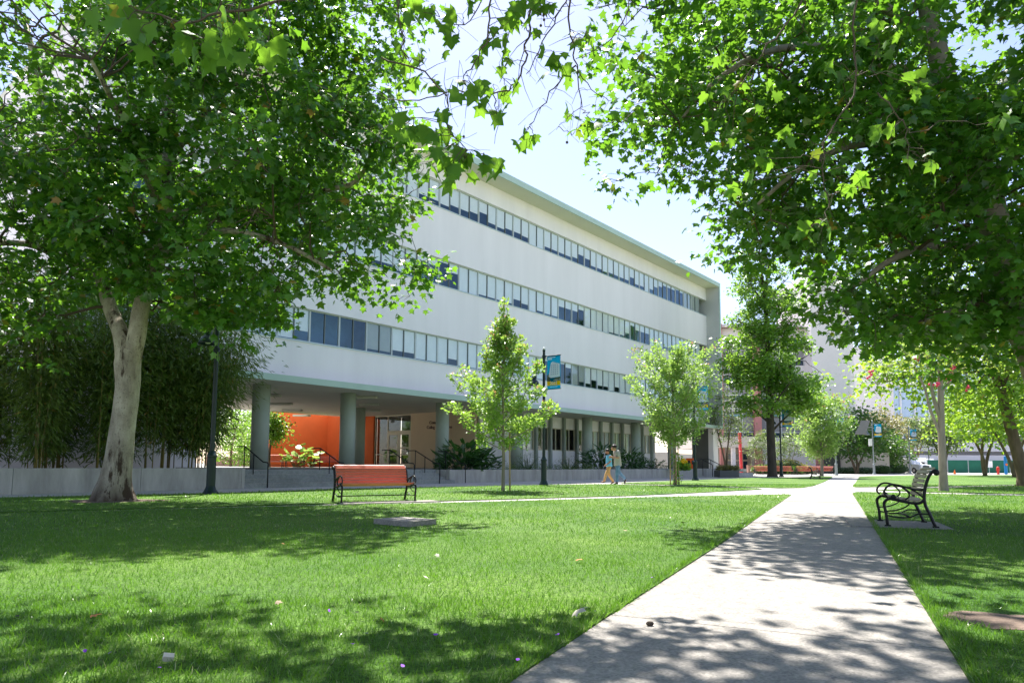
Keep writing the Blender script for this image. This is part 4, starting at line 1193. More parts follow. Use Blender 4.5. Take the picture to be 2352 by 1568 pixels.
# --- big plane tree on the right, its trunk just outside the frame
tr = [(11.2, 13.2, -0.05), (10.9, 13.2, 0.6), vp(2400, 860, 13.2), vp(2372, 790, 13.1), vp(2325, 690, 13.0), vp(2296, 580, 12.9), vp(2262, 420, 12.8), vp(2190, 240, 12.7), vp(2145, 90, 12.6), vp(2100, -120, 12.5)]
limbs = [(tr, [0.62, 0.47, 0.36, 0.33, 0.29, 0.27, 0.24, 0.21, 0.18, 0.10]),
         ([tr[7], vp(2050, 160, 12.3), vp(1900, 110, 12.0), vp(1760, 120, 11.8), vp(1640, 190, 11.6), vp(1560, 280, 11.4)], [0.12, 0.10, 0.08, 0.06, 0.045, 0.02]),
         ([tr[6], vp(2130, 360, 12.4), vp(1990, 330, 12.2), vp(1850, 380, 12.0), vp(1740, 470, 11.8)], [0.12, 0.09, 0.07, 0.05, 0.025]),
         ([tr[5], vp(2180, 560, 12.5), vp(2060, 590, 12.2), vp(1960, 660, 12.0)], [0.11, 0.08, 0.06, 0.03]),
         ([tr[8], vp(2000, 0, 12.0), vp(1840, -60, 11.6), vp(1660, -60, 11.3), vp(1500, 20, 11.0)], [0.10, 0.08, 0.06, 0.04, 0.02]),
         ([tr[4], vp(2230, 700, 12.4), vp(2120, 740, 12.0)], [0.10, 0.07, 0.04]),
         ([tr[7], (9.6, 14.5, 8.2), (11.5, 15.5, 9.5)], [0.12, 0.09, 0.05]),
         ([tr[6], (9.2, 10.6, 7.0), (8.2, 8.8, 7.6)], [0.11, 0.08, 0.04])]
ells = [(8.3, 13.2, 8.4, 4.0, 4.2, 4.4), (4.7, 12.3, 9.2, 3.0, 3.0, 2.2), (3.3, 12.0, 7.7, 1.5, 2.2, 1.9), (5.4, 12.2, 6.7, 1.8, 2.4, 1.8), (7.2, 12.8, 4.9, 2.2, 2.6, 1.9), (9.6, 13.2, 4.4, 2.2, 2.8, 1.7), (11.5, 13, 8, 3, 4, 4), (8.4, 12.4, 4.0, 2.6, 2.2, 1.1, 2.0), (9.8, 9.8, 8.2, 2.6, 2.4, 1.8)]
def keepR(p):
    # the crown's underside rises towards the path
    lo = np.interp(p[0], [1.5, 2.6, 4.0, 5.3, 6.0, 7.5, 12], [6.2, 5.6, 4.6, 3.4, 2.8, 2.5, 2.5])
    return p[2] > lo and (p[1] > 8.0) and p[0] > 1.2 + 0.08 * abs(p[2] - 7)
cl = np.concatenate([boughs(ells, 130, 7, (0.68, 0.68, 0.30), 0.40, keepR), in_ellipsoids([(7.8, 12.8, 12.0, 4.0, 4.0, 1.7), (10.5, 10.5, 10.6, 2.6, 2.4, 1.3)], 120, 0.5)])  # the last sprays sit above the frame, added to darken crown and ground
tree('plane_tree', 'plane tree filling the upper right of the picture, its trunk at the right edge', limbs, cl, 'bark_grey', 'leaf_sycamore', 45, (0.30, 0.30, 0.18), (0.095, 0.185), LEAF_SYC, 90, base=tr[0], nside=12, twig_r=0.011, keep=keepR)

# --- plane tree farther right, trunk leaning
b2 = G(2356, 1117)
t2 = [(b2.x, b2.y, -0.05), (b2.x - 0.05, b2.y, 0.5), vp(2340, 1050, 32.2), vp(2322, 985, 32.2), vp(2300, 900, 32.2), vp(2260, 780, 32.2)]
ells = [(21.5, 32.2, 6.0, 5.0, 5, 3.4), (25.5, 32, 6.5, 5, 5, 4), (18.8, 31.5, 6.0, 2.4, 3.0, 1.8), (22, 31, 9, 5, 5, 3)]
cl = in_ellipsoids(ells, 420, 0.45, lambda p: p[2] > (2.7 if p[0] > 20.4 else 4.0))
tree('plane_tree', 'plane tree with a leaning brown trunk at the right edge behind the pink-flowered tree',
     [(t2, [0.42, 0.30, 0.26, 0.24, 0.21, 0.15]), ([t2[4], vp(2340, 760, 32)], [0.15, 0.06])],
     cl, 'bark_brown', 'leaf_back', 40, (0.55, 0.55, 0.38), (0.16, 0.28), LEAF_STAR, 40, base=t2[0], twig_r=0.02, zatt=5.0)

# --- plane tree above the camera: trunk behind the viewer, boughs over the near lawn and path
t3 = [(-3.6, -3.4, -0.05), (-3.5, -3.3, 1.0), (-3.3, -3.0, 3.0), (-2.9, -2.4, 5.0), (-2.2, -1.0, 7.4), (-1.4, 1.5, 9.2), (-0.6, 4.5, 9.6), (0.2, 7.2, 9.3)]
lm3 = [(t3, [0.6, 0.45, 0.38, 0.34, 0.26, 0.19, 0.12, 0.06]), ([t3[5], (1.2, 3.4, 9.4), (3.2, 5.4, 9.2), (4.6, 7.0, 8.8)], [0.13, 0.1, 0.07, 0.03]), ([t3[5], (-3.2, 4.0, 9.3), (-5.0, 6.2, 9.0), (-6.0, 7.4, 8.6)], [0.13, 0.1, 0.07, 0.03]),
       ([t3[6], (-1.0, 5.6, 8.2), (-0.6, 6.6, 7.0), (0.3, 6.7, 5.6)], [0.05, 0.035, 0.025, 0.012])]
ells = [(0.6, 6.3, 9.0, 3.4, 2.2, 1.4), (-3.6, 6.8, 8.8, 2.8, 2.0, 1.3), (3.6, 6.2, 8.8, 2.4, 2.0, 1.3), (-0.5, 4.6, 8.6, 3.0, 1.2, 1.2), (2.6, 8.2, 9.6, 1.5, 1.0, 0.8)]
cl = np.concatenate([in_ellipsoids(ells, 380, 0.6, lambda p: p[2] > 0.9 + 0.76 * p[1] + 0.6), in_ellipsoids([(-4.0, -2.5, 8.5, 7.0, 4.0, 3.2), (5.0, -3.0, 8.0, 5.0, 4.0, 3.0), (-9.0, 1.0, 8.0, 3.5, 3.0, 2.6)], 230, 0.5, lambda p: p[2] > 0.9 + 0.8 * max(0, p[1]) + 3.2)])  # second set: unseen crown over and behind the camera, added to block sky light
ov = tree('plane_tree', 'overhanging plane tree boughs with large near leaves across the top of the view', lm3, cl, 'bark_grey', 'leaf_near', 34, (0.42, 0.42, 0.26), (0.11, 0.19), LEAF_SYC, 30, base=t3[0], twig_r=0.011)
b3 = np.array(t3[0])
def z8(x, y): return (746.5 + 0.4394 * x, 0.4394 * y)
def z1_(x, y): return (0.366 * x, 0.366 * y)
def z7(x, y): return (1607.7 + 0.476 * x, 0.476 * y)
TW = [(z8, 6.2, [(1290, -180), (1275, 0), (1285, 200), (1310, 350), (1340, 570)], 0.012), (z8, 6.2, [(1285, -60), (1265, 15), (1165, 170), (1085, 340), (1060, 390)], 0.009), (z8, 6.0, [(900, -150), (865, 0), (850, 190), (780, 320), (720, 420)], 0.011),
      (z8, 6.4, [(1090, -150), (1075, 0), (1060, 200), (1045, 320), (980, 460), (860, 490), (640, 490), (440, 530), (300, 500)], 0.012), (z8, 6.6, [(1010, -100), (990, 50), (940, 280), (925, 420)], 0.007),
      (z8, 6.8, [(1650, -150), (1590, 0), (1500, 200), (1310, 315)], 0.009), (z8, 6.2, [(1305, 340), (1200, 460), (1120, 590), (1070, 660)], 0.008), (z8, 6.2, [(1310, 350), (1400, 470), (1490, 530)], 0.006),
      (z8, 6.3, [(850, -80), (830, 0), (720, 130), (600, 90)], 0.008), (z8, 6.4, [(880, 490), (900, 580), (895, 740)], 0.006), (z8, 6.0, [(370, -150), (380, 0), (410, 220), (430, 300), (500, 320)], 0.008),
      (z8, 5.6, [(300, 300), (520, 380), (640, 520), (640, 640), (700, 760), (830, 800)], 0.008), (z8, 6.3, [(1340, 560), (1290, 600), (1210, 670)], 0.004),
      (z1_, 4.6, [(1900, -150), (1750, 0), (1400, 80), (1150, 150), (950, 90), (800, 40)], 0.012), (z1_, 4.6, [(1400, 80), (1330, 180), (1290, 240)], 0.006), (z1_, 4.6, [(1400, 90), (1500, 200), (1440, 280)], 0.006),
      (z7, 6.5, [(760, -80), (740, 200), (750, 450), (600, 700), (600, 900)], 0.012), (z7, 6.2, [(850, 450), (960, 560), (1010, 660), (1000, 780)], 0.008), (z7, 7.0, [(520, -60), (420, 120), (300, 260), (180, 430)], 0.012),
      (z7, 6.5, [(600, 900), (620, 1000), (570, 1080)], 0.007)]
twb = MB()
for fn, D, pl, rad in TW:
    P, Q = smooth_path([np.array(V(*fn(x, y), D)) for x, y in pl], np.linspace(rad, rad * 0.4, len(pl)), 4)
    P = [p + rng.normal(0, 0.012, 3) for p in P]
    twb.tube([p - b3 for p in P], Q, 5, cap=False)
    for i in range(3, len(P) - 1):
        for q in range(2):
            if rng.random() < 0.55:
                e = P[i] + unit(1)[0] * rng.uniform(0.08, 0.30) + np.array([0, 0, -0.04])
                twb.tube([P[i] - b3, (P[i] + e) / 2 - b3 + unit(1)[0] * 0.02, e - b3], [Q[i] * 0.55, Q[i] * 0.4, 0.0018], 4, cap=False)
TWP = []
for fn, D, pl, rad in TW:
    TWP += [np.array(q) for q in smooth_path([np.array(V(*fn(x, y), D)) for x, y in pl], [1] * len(pl), 6)[0]]
TWP = np.array(TWP)
LC = [(z8, 6.2, c) for c in ((350, 370), (330, 400), (440, 420), (570, 425), (500, 410), (520, 300), (640, 120), (690, 190), (720, 75), (660, 200), (590, 130), (730, 420), (800, 445), (880, 440), (960, 325), (850, 240), (860, 200), (860, 550), (900, 560), (910, 330), (940, 410), (760, 490),
      (1200, 275), (1175, 390), (1270, 375), (1220, 320), (1370, 165), (1350, 200), (1050, 690), (1095, 720), (1280, 605), (1390, 625), (1290, 710), (1050, 25), (1100, 40), (1010, 90), (1030, 120), (970, 100), (900, 105), (400, 250), (420, 90), (380, 90), (470, 40), (560, 20), (740, 20), (1160, 10))]
LC += [(z8, 5.6, c) for c in ((600, 600), (640, 680), (560, 720), (690, 770), (730, 830), (860, 840), (830, 860), (650, 880), (640, 930), (560, 860), (500, 700), (440, 620), (390, 640), (360, 560), (600, 780))]
LC += [(z1_, 4.6, c) for c in ((720, 60), (800, 120), (870, 110), (760, 10), (1110, 220), (1200, 230), (1250, 330), (1220, 250), (1400, 240), (1450, 330), (1600, 180), (1660, 260), (1560, 230), (1380, 20), (1430, 30), (1130, 290), (880, 190))]
LC += [(z7, 6.4, c) for c in ((700, 900), (800, 900), (760, 840), (540, 760), (570, 1090), (620, 1070), (530, 1100), (900, 640), (860, 620), (1080, 780), (1140, 790), (1060, 400), (1000, 380), (1420, 590), (880, 130), (920, 160), (640, 300), (300, 760), (240, 830), (420, 640), (150, 880))]
LC += [(z7, 7.5, c) for c in ((340, 440), (260, 560), (160, 640), (80, 700), (60, 560), (120, 480), (200, 380), (100, 300), (40, 420))]
lf_me = {}
for key in ('leaf_near',):
    for v in range(6):
        o = leaves_mesh('leaf', [(0, 0, 0)], [(0, 1, 0)], [(0, 0, 1)], 1.0, LEAF_FINE if v % 2 else LEAF_SYC, key, None, np.array([v / 6 if v else 0.999]))
        lf_me[v] = o.data
        bpy.data.objects.remove(o)
cnt = 0
for fn, D, (x, y) in LC:
    c = np.array(V(*fn(x, y), D + rng.normal(0, 0.15)))
    j_ = int(np.argmin(np.linalg.norm(TWP - c, axis=1)))
    twb.tube([np.array(q) - b3 for q in bent(TWP[j_], c, 0.05, 5, 0.25)], np.linspace(0.0045, 0.0025, 6), 4, cap=False)
    for q in range(int(rng.integers(2, 4))):
        if cnt >= 295: break
        p = c + rng.normal(0, 0.055, 3)
        tip = np.array([rng.normal(0, 0.6), rng.normal(0, 0.5), -0.75 + rng.normal(0, 0.35)]); tip /= np.linalg.norm(tip)
        nr = np.array([rng.normal(0, 0.7), rng.normal(0, 0.7) - 0.1, 0.9]); nr -= tip * (nr @ tip); nr /= np.linalg.norm(nr)
        sx = np.cross(tip, nr)
        v = int(rng.integers(1, 6)) if rng.random() > 0.03 else 0
        o = link('leaf', lf_me[v], ov)
        s = rng.uniform(0.085, 0.165)
        twb.tube([c - b3, (c + p) / 2 - b3 + rng.normal(0, 0.01, 3), p - b3], [0.0022, 0.0017, 0.0014], 3, cap=False)
        q_ = p - b3
        o.matrix_local = Matrix(((sx[0] * s, tip[0] * s, nr[0] * s, q_[0]), (sx[1] * s, tip[1] * s, nr[1] * s, q_[1]), (sx[2] * s, tip[2] * s, nr[2] * s, q_[2]), (0, 0, 0, 1)))
        cnt += 1
tag(twb.build('hanging_twigs', 'twig', ov, True), kind='stuff')
# seed balls on their strings
for x, y in ((1125, 75), (1143, 80), (1145, 105), (1128, 135), (790, 570), (725, 715), (705, 915), (1265, 745), (450, 100), (612, 710)):
    p = np.array(V(*z8(x, y), 6.2)) - b3
    MB().ball((0, 0, 0), 0.014, 8).tube([(0, 0, 0), (0.01, 0, 0.16)], 0.0015, 3).build('seed_ball', 'twig', ov, True).location = p

def branchy(base, prof, nb, per, steep=0.9):
    """ascending branches from a leader, sprays along their outer part: gives the crown lobes and gaps"""
    zs_, rs_ = [p_[0] for p_ in prof], [p_[1] for p_ in prof]
    out, lm = [], []
    for k in range(nb):
        f = (k + 0.5) / nb
        zb = zs_[0] - 0.1 + (zs_[-1] - zs_[0]) * 0.86 * f ** 1.45
        a = k * 2.399 + rng.normal(0, 0.25)
        ln = np.interp(zb + 0.55, zs_, rs_) * rng.uniform(0.78, 1.30)
        up = ln * steep * rng.uniform(0.55, 1.15) * (0.65 + 0.5 * f)
        p0 = np.array([base[0], base[1], zb - 0.25]); p2 = np.array([base[0] + ln * math.cos(a), base[1] + ln * math.sin(a), min(zb + up, zs_[-1])])
        p1 = p0 * 0.5 + p2 * 0.5 + np.array([0, 0, -0.12 * ln])
        lm.append(([p0, p1, p2], [0.022, 0.014, 0.006]))
        for q in range(per):
            t = 0.22 + 0.80 * (q + rng.random()) / per
            c = p0 * (1 - t) ** 2 + p1 * 2 * t * (1 - t) + p2 * t * t
            out.append(c + rng.normal(0, 1, 3) * np.array([0.16, 0.16, 0.13]) * (1.1 - 0.5 * t) * min(1.6, max(rs_) / 1.6))
    for z in np.linspace(zs_[0] + 0.6 * (zs_[-1] - zs_[0]), zs_[-1], 10):
        out.append(np.array([base[0], base[1], z]) + rng.normal(0, 0.05, 3))
    return np.array(out), lm
# --- young trees on the lawn
def young(label, base, prof, n, leafm, per, spread, size, tips=0, stakes=(), trunk_r=0.055, multi=0, lean=0.0, T=LEAF_STAR, group='young trees with thin trunks', bark='bark_grey', name='young_tree', rise=0.5):
    z0, z1 = prof[0][0], prof[-1][0]
    bx, by = base[0], base[1]
    lm = [([(bx, by, -0.03), (bx + 0.02, by, z0 * 0.6), (bx, by, z0 + 0.2), (bx - 0.02, by, (z0 + z1) / 2), (bx, by, z1 - 0.15)], [trunk_r * 1.25, trunk_r, trunk_r * 0.85, trunk_r * 0.5, 0.012])]
    for k in range(multi):
        a = k * 2.4 + 0.4; zb = z0 * 0.95 + (z1 - z0) * 0.35 * k / (multi or 7)
        rr = np.interp(zb + 0.9, [p_[0] for p_ in prof], [p_[1] for p_ in prof]) * 0.8
        zt = min(z1 - 0.3, zb + (z1 - z0) * (0.55 if multi else 0.28))
        lm.append(([(bx, by, zb - 0.2), (bx + rr * 0.45 * math.cos(a), by + rr * 0.45 * math.sin(a), zb + (zt - zb) * 0.4), (bx + rr * math.cos(a), by + rr * math.sin(a), zt)], [trunk_r * 0.5, trunk_r * 0.3, 0.008]))
    cl, lm2 = branchy((bx, by), prof, n // 9, 9, 1.15 if multi else 0.85)
    lm += lm2
    t = tree(name, label, lm, cl, bark, leafm, per, spread, size, T, 30, 'tree', group, base=(bx, by, 0), nside=8, twig_r=0.006, hang=0.0, rise=rise)
    if tips:
        # new growth at the shoot ends
        d = cl - np.array([bx, by, 0]); score = d[:, 2] * 0.6 + np.hypot(d[:, 0], d[:, 1]) + rng.random(len(cl))
        sel = cl[np.argsort(-score)[:tips]]
        k = 7
        pos = np.repeat(sel, k, 0) + rng.normal(0, 0.05, (len(sel) * k, 3)) + np.array([0, 0, spread[2] * 1.2])
        tag(leaves_mesh('new_growth', pos - np.array([bx, by, 0]), unit(len(pos)) * 0.7 + np.array([0, 0, 0.6]), unit(len(pos)) + np.array([0, 0, 1]), size[0] * 0.9, T, 'leaf_tip', t), kind='stuff')
    for dx, dy, h in stakes:
        MB().tube([(dx, dy, 0), (dx * 0.9, dy, h)], 0.028, 7).build('stake', 'wood_stake', t, True)
    return t
pA = G(1155, 1127); pB = G(1549, 1112.6)
young('conical young tree with coppery tips in front of the planter', pA, [(1.7, 1.1), (2.3, 1.6), (2.9, 1.8), (3.5, 1.6), (4.1, 1.2), (4.7, 0.8), (5.4, 0.48), (6.1, 0.25), (6.6, 0.04)], 270, 'leaf_maple', 36, (0.095, 0.095, 0.085), (0.08, 0.14), 60, ((0.24, 0.0, 2.0),))
young('broad pale young tree tied to stakes beside the sidewalk', pB, [(2.1, 0.8), (2.8, 1.45), (3.5, 1.7), (4.3, 1.7), (5.1, 1.5), (5.8, 1.1), (6.4, 0.4)], 360, 'leaf_young', 34, (0.12, 0.12, 0.12), (0.085, 0.15), 10, ((-0.16, 0.1, 2.1), (0.2, -0.05, 2.1), (0.05, -0.2, 1.6)), multi=6)
pC = G(1888, 1092.4)
young('leafy young tree with orange tips standing by the far end of the path', (pC.x, pC.y), [(1.9, 0.8), (2.7, 2.1), (3.8, 2.6), (5.0, 2.3), (6.2, 1.5), (7.3, 0.3)], 300, 'leaf_young', 28, (0.24, 0.24, 0.22), (0.16, 0.26), 30, trunk_r=0.13, multi=6)
# tall tree behind the building's corner
pG = G(1774, 1094.3)
gz = [(4.9, 1.4), (5.8, 3.2), (7.2, 4.0), (9.0, 3.9), (11.0, 3.5), (13.5, 3.0), (16.0, 2.3), (18.3, 1.3), (20.2, 0.25)]
lm = [([(pG.x, pG.y, -0.05), (pG.x, pG.y, 0.5), (pG.x - 0.05, pG.y, 4.0), (pG.x - 0.1, pG.y, 9), (pG.x - 0.2, pG.y, 14), (pG.x - 0.6, pG.y, 19.6)], [0.56, 0.37, 0.32, 0.24, 0.15, 0.04])]
for k in range(16):
    a = k * 2.4; zb = 3.6 + k * 0.85; rr = np.interp(zb + 2, [q[0] for q in gz], [q[1] for q in gz]) * 0.85
    lm.append(([(pG.x - 0.1, pG.y, zb), (pG.x + rr * 0.5 * math.cos(a), pG.y + rr * 0.5 * math.sin(a), zb + 1.3), (pG.x + rr * math.cos(a), pG.y + rr * math.sin(a), zb + 2.2)], [0.11, 0.07, 0.02]))
BALD.append((pG.x, pG.y, 0.9))
cl = boughs([(pG.x, pG.y, 7.4, 4.2, 4.2, 2.2), (pG.x - 0.6, pG.y, 10.6, 3.9, 3.9, 2.4), (pG.x - 0.2, pG.y, 13.8, 3.2, 3.2, 2.4), (pG.x - 0.6, pG.y, 16.8, 2.2, 2.2, 2.2), (pG.x - 0.8, pG.y, 19.0, 1.1, 1.1, 1.3), (pG.x + 2.6, pG.y, 6.6, 1.6, 1.6, 1.1)], 124, 6, (0.62, 0.62, 0.34), 0.42)
tree('sweetgum_tree', 'tall dark-trunked tree with bright glossy leaves beside the white building corner', lm, cl, 'bark_dark', 'leaf_gum', 32, (0.28, 0.28, 0.2), (0.18, 0.32), LEAF_STAR, 40, base=(pG.x, pG.y, 0), twig_r=0.018, hang=0.1)
# pink-flowered tree right of the near bench
pK = G(2168, 1128)
kx, ky = pK.x, pK.y
lm = [([(kx, ky, -0.03), (kx, ky, 0.4), (kx + 0.02, ky, 2.2), (kx + 0.06, ky, 3.6), (kx + 0.08, ky, 5.0)], [0.20, 0.145, 0.12, 0.105, 0.06]),
      ([(kx, ky, 2.0), (kx - 0.35, ky, 3.0), (kx - 0.55, ky, 3.9), (kx - 0.9, ky, 4.6)], [0.06, 0.05, 0.04, 0.02]),
      ([(kx, ky, 2.7), (kx - 0.22, ky, 3.5), (kx - 0.30, ky, 4.6), (kx - 0.5, ky, 5.4)], [0.075, 0.06, 0.045, 0.02]), ([(kx, ky, 3.5), (kx + 0.6, ky, 4.3), (kx + 1.4, ky, 4.8)], [0.06, 0.04, 0.02])]
cl = in_ellipsoids([(kx - 1.2, ky, 4.9, 1.5, 1.4, 0.7), (kx + 0.2, ky, 5.3, 1.7, 1.5, 0.8), (kx + 1.3, ky, 4.8, 1.0, 1.1, 0.6)], 95, 0.5, lambda p: p[2] > 3.9)
t = tree('crape_myrtle', 'slim grey-trunked tree with pink flowers behind the weathered bench', lm, cl, 'bark_grey', 'leaf_crape', 34, (0.22, 0.22, 0.18), (0.06, 0.11), LEAF_OVAL, 24, base=(kx, ky, 0), twig_r=0.007)
for px, py in ((2185, 858), (2176, 868), (2148, 880), (2192, 846), (2108, 822), (2225, 888), (1998, 860)):
    c = np.array(V(px, py, 25.2)) - np.array([kx, ky, 0])
    b = MB()
    for q in range(7): b.ball(c + rng.normal(0, 0.06, 3), 0.05, 6)
    b.build('blossom', 'blossom' if rng.random() < 0.75 else 'blossom_pale', t, True)
# far trees
def far_tree(label, px, D, prof, n, leafm, per=30, spread=0.5, size=(0.25, 0.4), trunk_r=0.2, forks=3, name='far_tree'):
    p = V(px, 1080, D)
    bx, by = p.x, p.y
    z0 = prof[0][0]
    lm = []
    for k in range(forks):
        a = k * 2.1 + px; rr = max(q[1] for q in prof) * 0.55
        lm.append(([(bx, by, -0.03), (bx + 0.2 * rr * math.cos(a), by, z0 * 0.6), (bx + rr * math.cos(a), by + rr * math.sin(a), z0 + (prof[-1][0] - z0) * 0.5)], [trunk_r, trunk_r * 0.7, trunk_r * 0.2]))
    return tree(name, label, lm, radial((bx, by), prof, n, 0.2), 'bark_brown', leafm, per, (spread, spread, spread * 0.7), size, LEAF_OVAL, 14, base=(bx, by, 0), nside=6, twig_r=0.02, hang=0.05, group='trees at the far side of the plaza')
far_tree('dark spreading tree between the far doorway and the solar lamp', 1968, 84, [(2.0, 2.0), (3.0, 3.6), (4.6, 3.9), (6.2, 3.0), (7.8, 1.0)], 150, 'leaf_far_dark', 34, 0.55)
far_tree('tan-topped bushy tree behind the solar lamp', 2026, 97, [(2.0, 2.0), (3.4, 3.9), (5.5, 4.2), (7.5, 3.2), (9.0, 1.0)], 170, 'leaf_tan', 30, 0.55)
far_tree('dark green tree under the tan-topped one beside the truck', 2026, 92, [(1.2, 1.5), (2.2, 3.4), (3.4, 3.6), (5.0, 2.4), (5.8, 0.8)], 110, 'leaf_far_dark', 32, 0.5)
far_tree('light tree above the white pickup truck', 2108, 112, [(4.4, 1.8), (5.4, 3.2), (6.8, 3.2), (8.2, 1.8), (8.8, 0.6)], 90, 'leaf_olive', 28, 0.55)
far_tree('yellow-green tree over the green fence', 2262, 70, [(3.8, 2.4), (4.4, 3.8), (5.8, 4.2), (7.4, 3.6), (9.4, 1.6)], 150, 'leaf_back', 30, 0.6)
far_tree('grey-green tree behind the slim grey trunk', 2168, 80, [(3.0, 1.6), (3.8, 2.6), (5.0, 2.8), (6.4, 1.8), (7.4, 0.5)], 90, 'leaf_olive', 28, 0.5)
far_tree('leafy tree at the right edge over the fence', 2330, 62, [(3.4, 2.5), (4.4, 5.2), (6.0, 5.6), (8.5, 4.0), (10.5, 1.0)], 180, 'leaf_back', 30, 0.6)
far_tree('small airy tree behind the far red benches, nearest the tall trunk', 1752, 74, [(1.5, 0.7), (2.2, 1.5), (3.2, 1.7), (4.1, 0.9), (4.5, 0.2)], 60, 'leaf_olive', 32, 0.26, (0.12, 0.2), 0.06)
far_tree('small airy tree above the biggest round hedge', 1812, 76, [(1.7, 0.8), (2.5, 2.0), (3.5, 2.1), (4.3, 1.0), (4.7, 0.2)], 70, 'leaf_olive', 32, 0.28, (0.12, 0.2), 0.06)
far_tree('tree hanging over the end of the white building', 1668, 66, [(3.0, 0.8), (3.8, 1.7), (5.0, 2.0), (6.5, 1.7), (8.4, 0.4)], 90, 'leaf_olive', 32, 0.3, (0.13, 0.22), 0.12)
# courtyard trees seen through the passage
for px, o_, lb, pr in ((530, 25, 'sunlit courtyard tree at the end of the bamboo', [(0.2, 1.2), (1.2, 2.4), (2.6, 2.8), (4.2, 2.2), (5.5, 0.8)]), (572, 27, 'low sunlit courtyard tree between bamboo and first column', [(0.1, 1.0), (1.0, 1.9), (2.2, 2.2), (3.4, 1.8), (4.6, 0.6)]), (556, 33, 'sunlit courtyard tree left of the first column', [(0.9, 1.6), (2.0, 3.4), (3.6, 3.8), (5.2, 3.2), (6.5, 1.0)]), (618, 17.0, 'sunlit courtyard tree against the orange wall', [(1.9, 0.4), (2.2, 0.8), (2.7, 1.0), (3.2, 0.8), (3.8, 0.3)])):
    s = BS(px, o_); p = BW(s, o_)
    lm = [([(p.x, p.y, FL - 0.1), (p.x, p.y, FL + 1.2), (p.x + 0.3, p.y, FL + 3)], [0.12, 0.09, 0.03])]
    tree('courtyard_tree', lb, lm, radial((p.x, p.y), [(z + FL, r_) for z, r_ in pr], 80, 0.15), 'bark_brown', 'leaf_gum', 36, (0.34, 0.34, 0.24), (0.14, 0.24), LEAF_OVAL, 14, base=(p.x, p.y, FL), nside=6, twig_r=0.012, group='courtyard trees behind the passage')

# ================================================================== bamboo, shrubs and planter plants
BAM = [(-13.9, -1.2, 9), (-12.9, -2.2, 7), (-12.0, -1.0, 9), (-11.1, -2.3, 7), (-10.3, -1.2, 8), (-9.4, -2.2, 7), (-8.6, -1.0, 8), (-7.9, -2.2, 8), (-7.3, -1.1, 7)]
BLB = ['at the left edge of the picture', 'behind the wall, second from the left edge', 'third from the left edge', 'just left of the big pale trunk', 'directly behind the big pale trunk', 'just right of the big pale trunk', 'between the big pale trunk and the lamp post', 'right behind the black lamp post', 'nearest the open passage']
for k, (s, o_, nc) in enumerate(BAM):
    p = BW(s, o_)
    r = empty('bamboo', (p.x, p.y, 0.62), 0, 'clump of tall bamboo ' + BLB[k], 'bamboo', 'bamboo clumps behind the concrete wall')
    tops = []
    for c in range(nc):
        a = rng.uniform(0, 6.28); d = rng.uniform(0.05, 0.62)
        x0, y0 = d * math.cos(a), d * math.sin(a)
        h = rng.uniform(4.6, 7.6) * (0.82 if k >= 7 else 1.0); lx, ly = rng.normal(0, 0.35), rng.normal(0, 0.35)
        if k >= 7: lx += 0.55; ly += 0.0
        pts = [(x0 + lx * t * t, y0 + ly * t * t, h * t - 0.1) for t in np.linspace(0, 1, 8)]
        rr = rng.uniform(0.016, 0.032)
        MB().tube(pts, np.linspace(rr, rr * 0.3, 8), 6).build('culm', 'bamboo_culm', r, True)
        tops.append(pts)
    n = 7200
    ci = rng.integers(0, nc, n); t = np.clip((0.10 if k < 4 else 0.18) + 0.82 * rng.random(n) ** 0.8, 0, 1)
    ctr = np.array([[np.interp(tt, np.linspace(0, 1, 8), [q[j] for q in tops[i]]) for j in range(3)] for i, tt in zip(ci, t)])
    # leaves grow in sprays: gather them about spray centres
    spray = rng.integers(0, 300, n); sc_ = rng.normal(0, 1, (300, 3)) * np.array([0.40, 0.40, 0.18])
    pos = ctr + sc_[spray] * (0.5 + t)[:, None] + rng.normal(0, 0.06, (n, 3))
    pos[:, 2] -= 0.25 * t * np.hypot(sc_[spray][:, 0], sc_[spray][:, 1])
    tip = sc_[spray] * np.array([1, 1, 0.4]) + rng.normal(0, 0.3, (n, 3)) + np.array([0, 0, -0.30])
    tag(leaves_mesh('foliage', pos, tip, unit(n) * 0.7 + np.array([0, 0, 1.0]), 0.14 + 0.15 * rng.random(n), LEAF_BLADE, 'leaf_bamboo', r), kind='stuff')
def leafy(label, s, o_, n, L0_, L1_, spread, h, leafm='leaf_dark', T=LEAF_OVAL, z=0.54, stems=True, name='shrub', cat='plant', group='plants in the long planter', up=0.5, width=1.0):
    p = BW(s, o_)
    r = empty(name, (p.x, p.y, z), 0, label, cat, group)
    a = rng.uniform(0, 6.28, n); q = rng.random(n) ** 0.6
    hh = h * (0.15 + 0.85 * rng.random(n)) * np.sqrt(np.clip(1 - (q * 0.85) ** 2, 0.05, 1))
    pos = np.stack([spread * q * np.cos(a), spread * q * np.sin(a), hh], 1)
    tip = np.stack([np.cos(a), np.sin(a), up + rng.normal(0, 0.45, n)], 1) + unit(n) * 0.35
    nr = np.array([0, 0, 1.0]) + unit(n) * 0.4
    if stems:
        b = MB()
        for i in range(0, n, max(1, n // 40)):
            b.tube([(pos[i][0] * 0.25, pos[i][1] * 0.25, -0.05), (pos[i][0] * 0.6, pos[i][1] * 0.6, pos[i][2] * 0.6), tuple(pos[i])], [0.014, 0.011, 0.007], 5, cap=False)
        tag(b.build('stems', 'leaf_dark', r, True), kind='stuff')
    T2 = (T[0] * np.array([width, 1, 1]), T[1])
    tag(leaves_mesh('foliage', pos, tip, nr, L0_ + (L1_ - L0_) * rng.random(n), T2, leafm, r), kind='stuff')
    return r
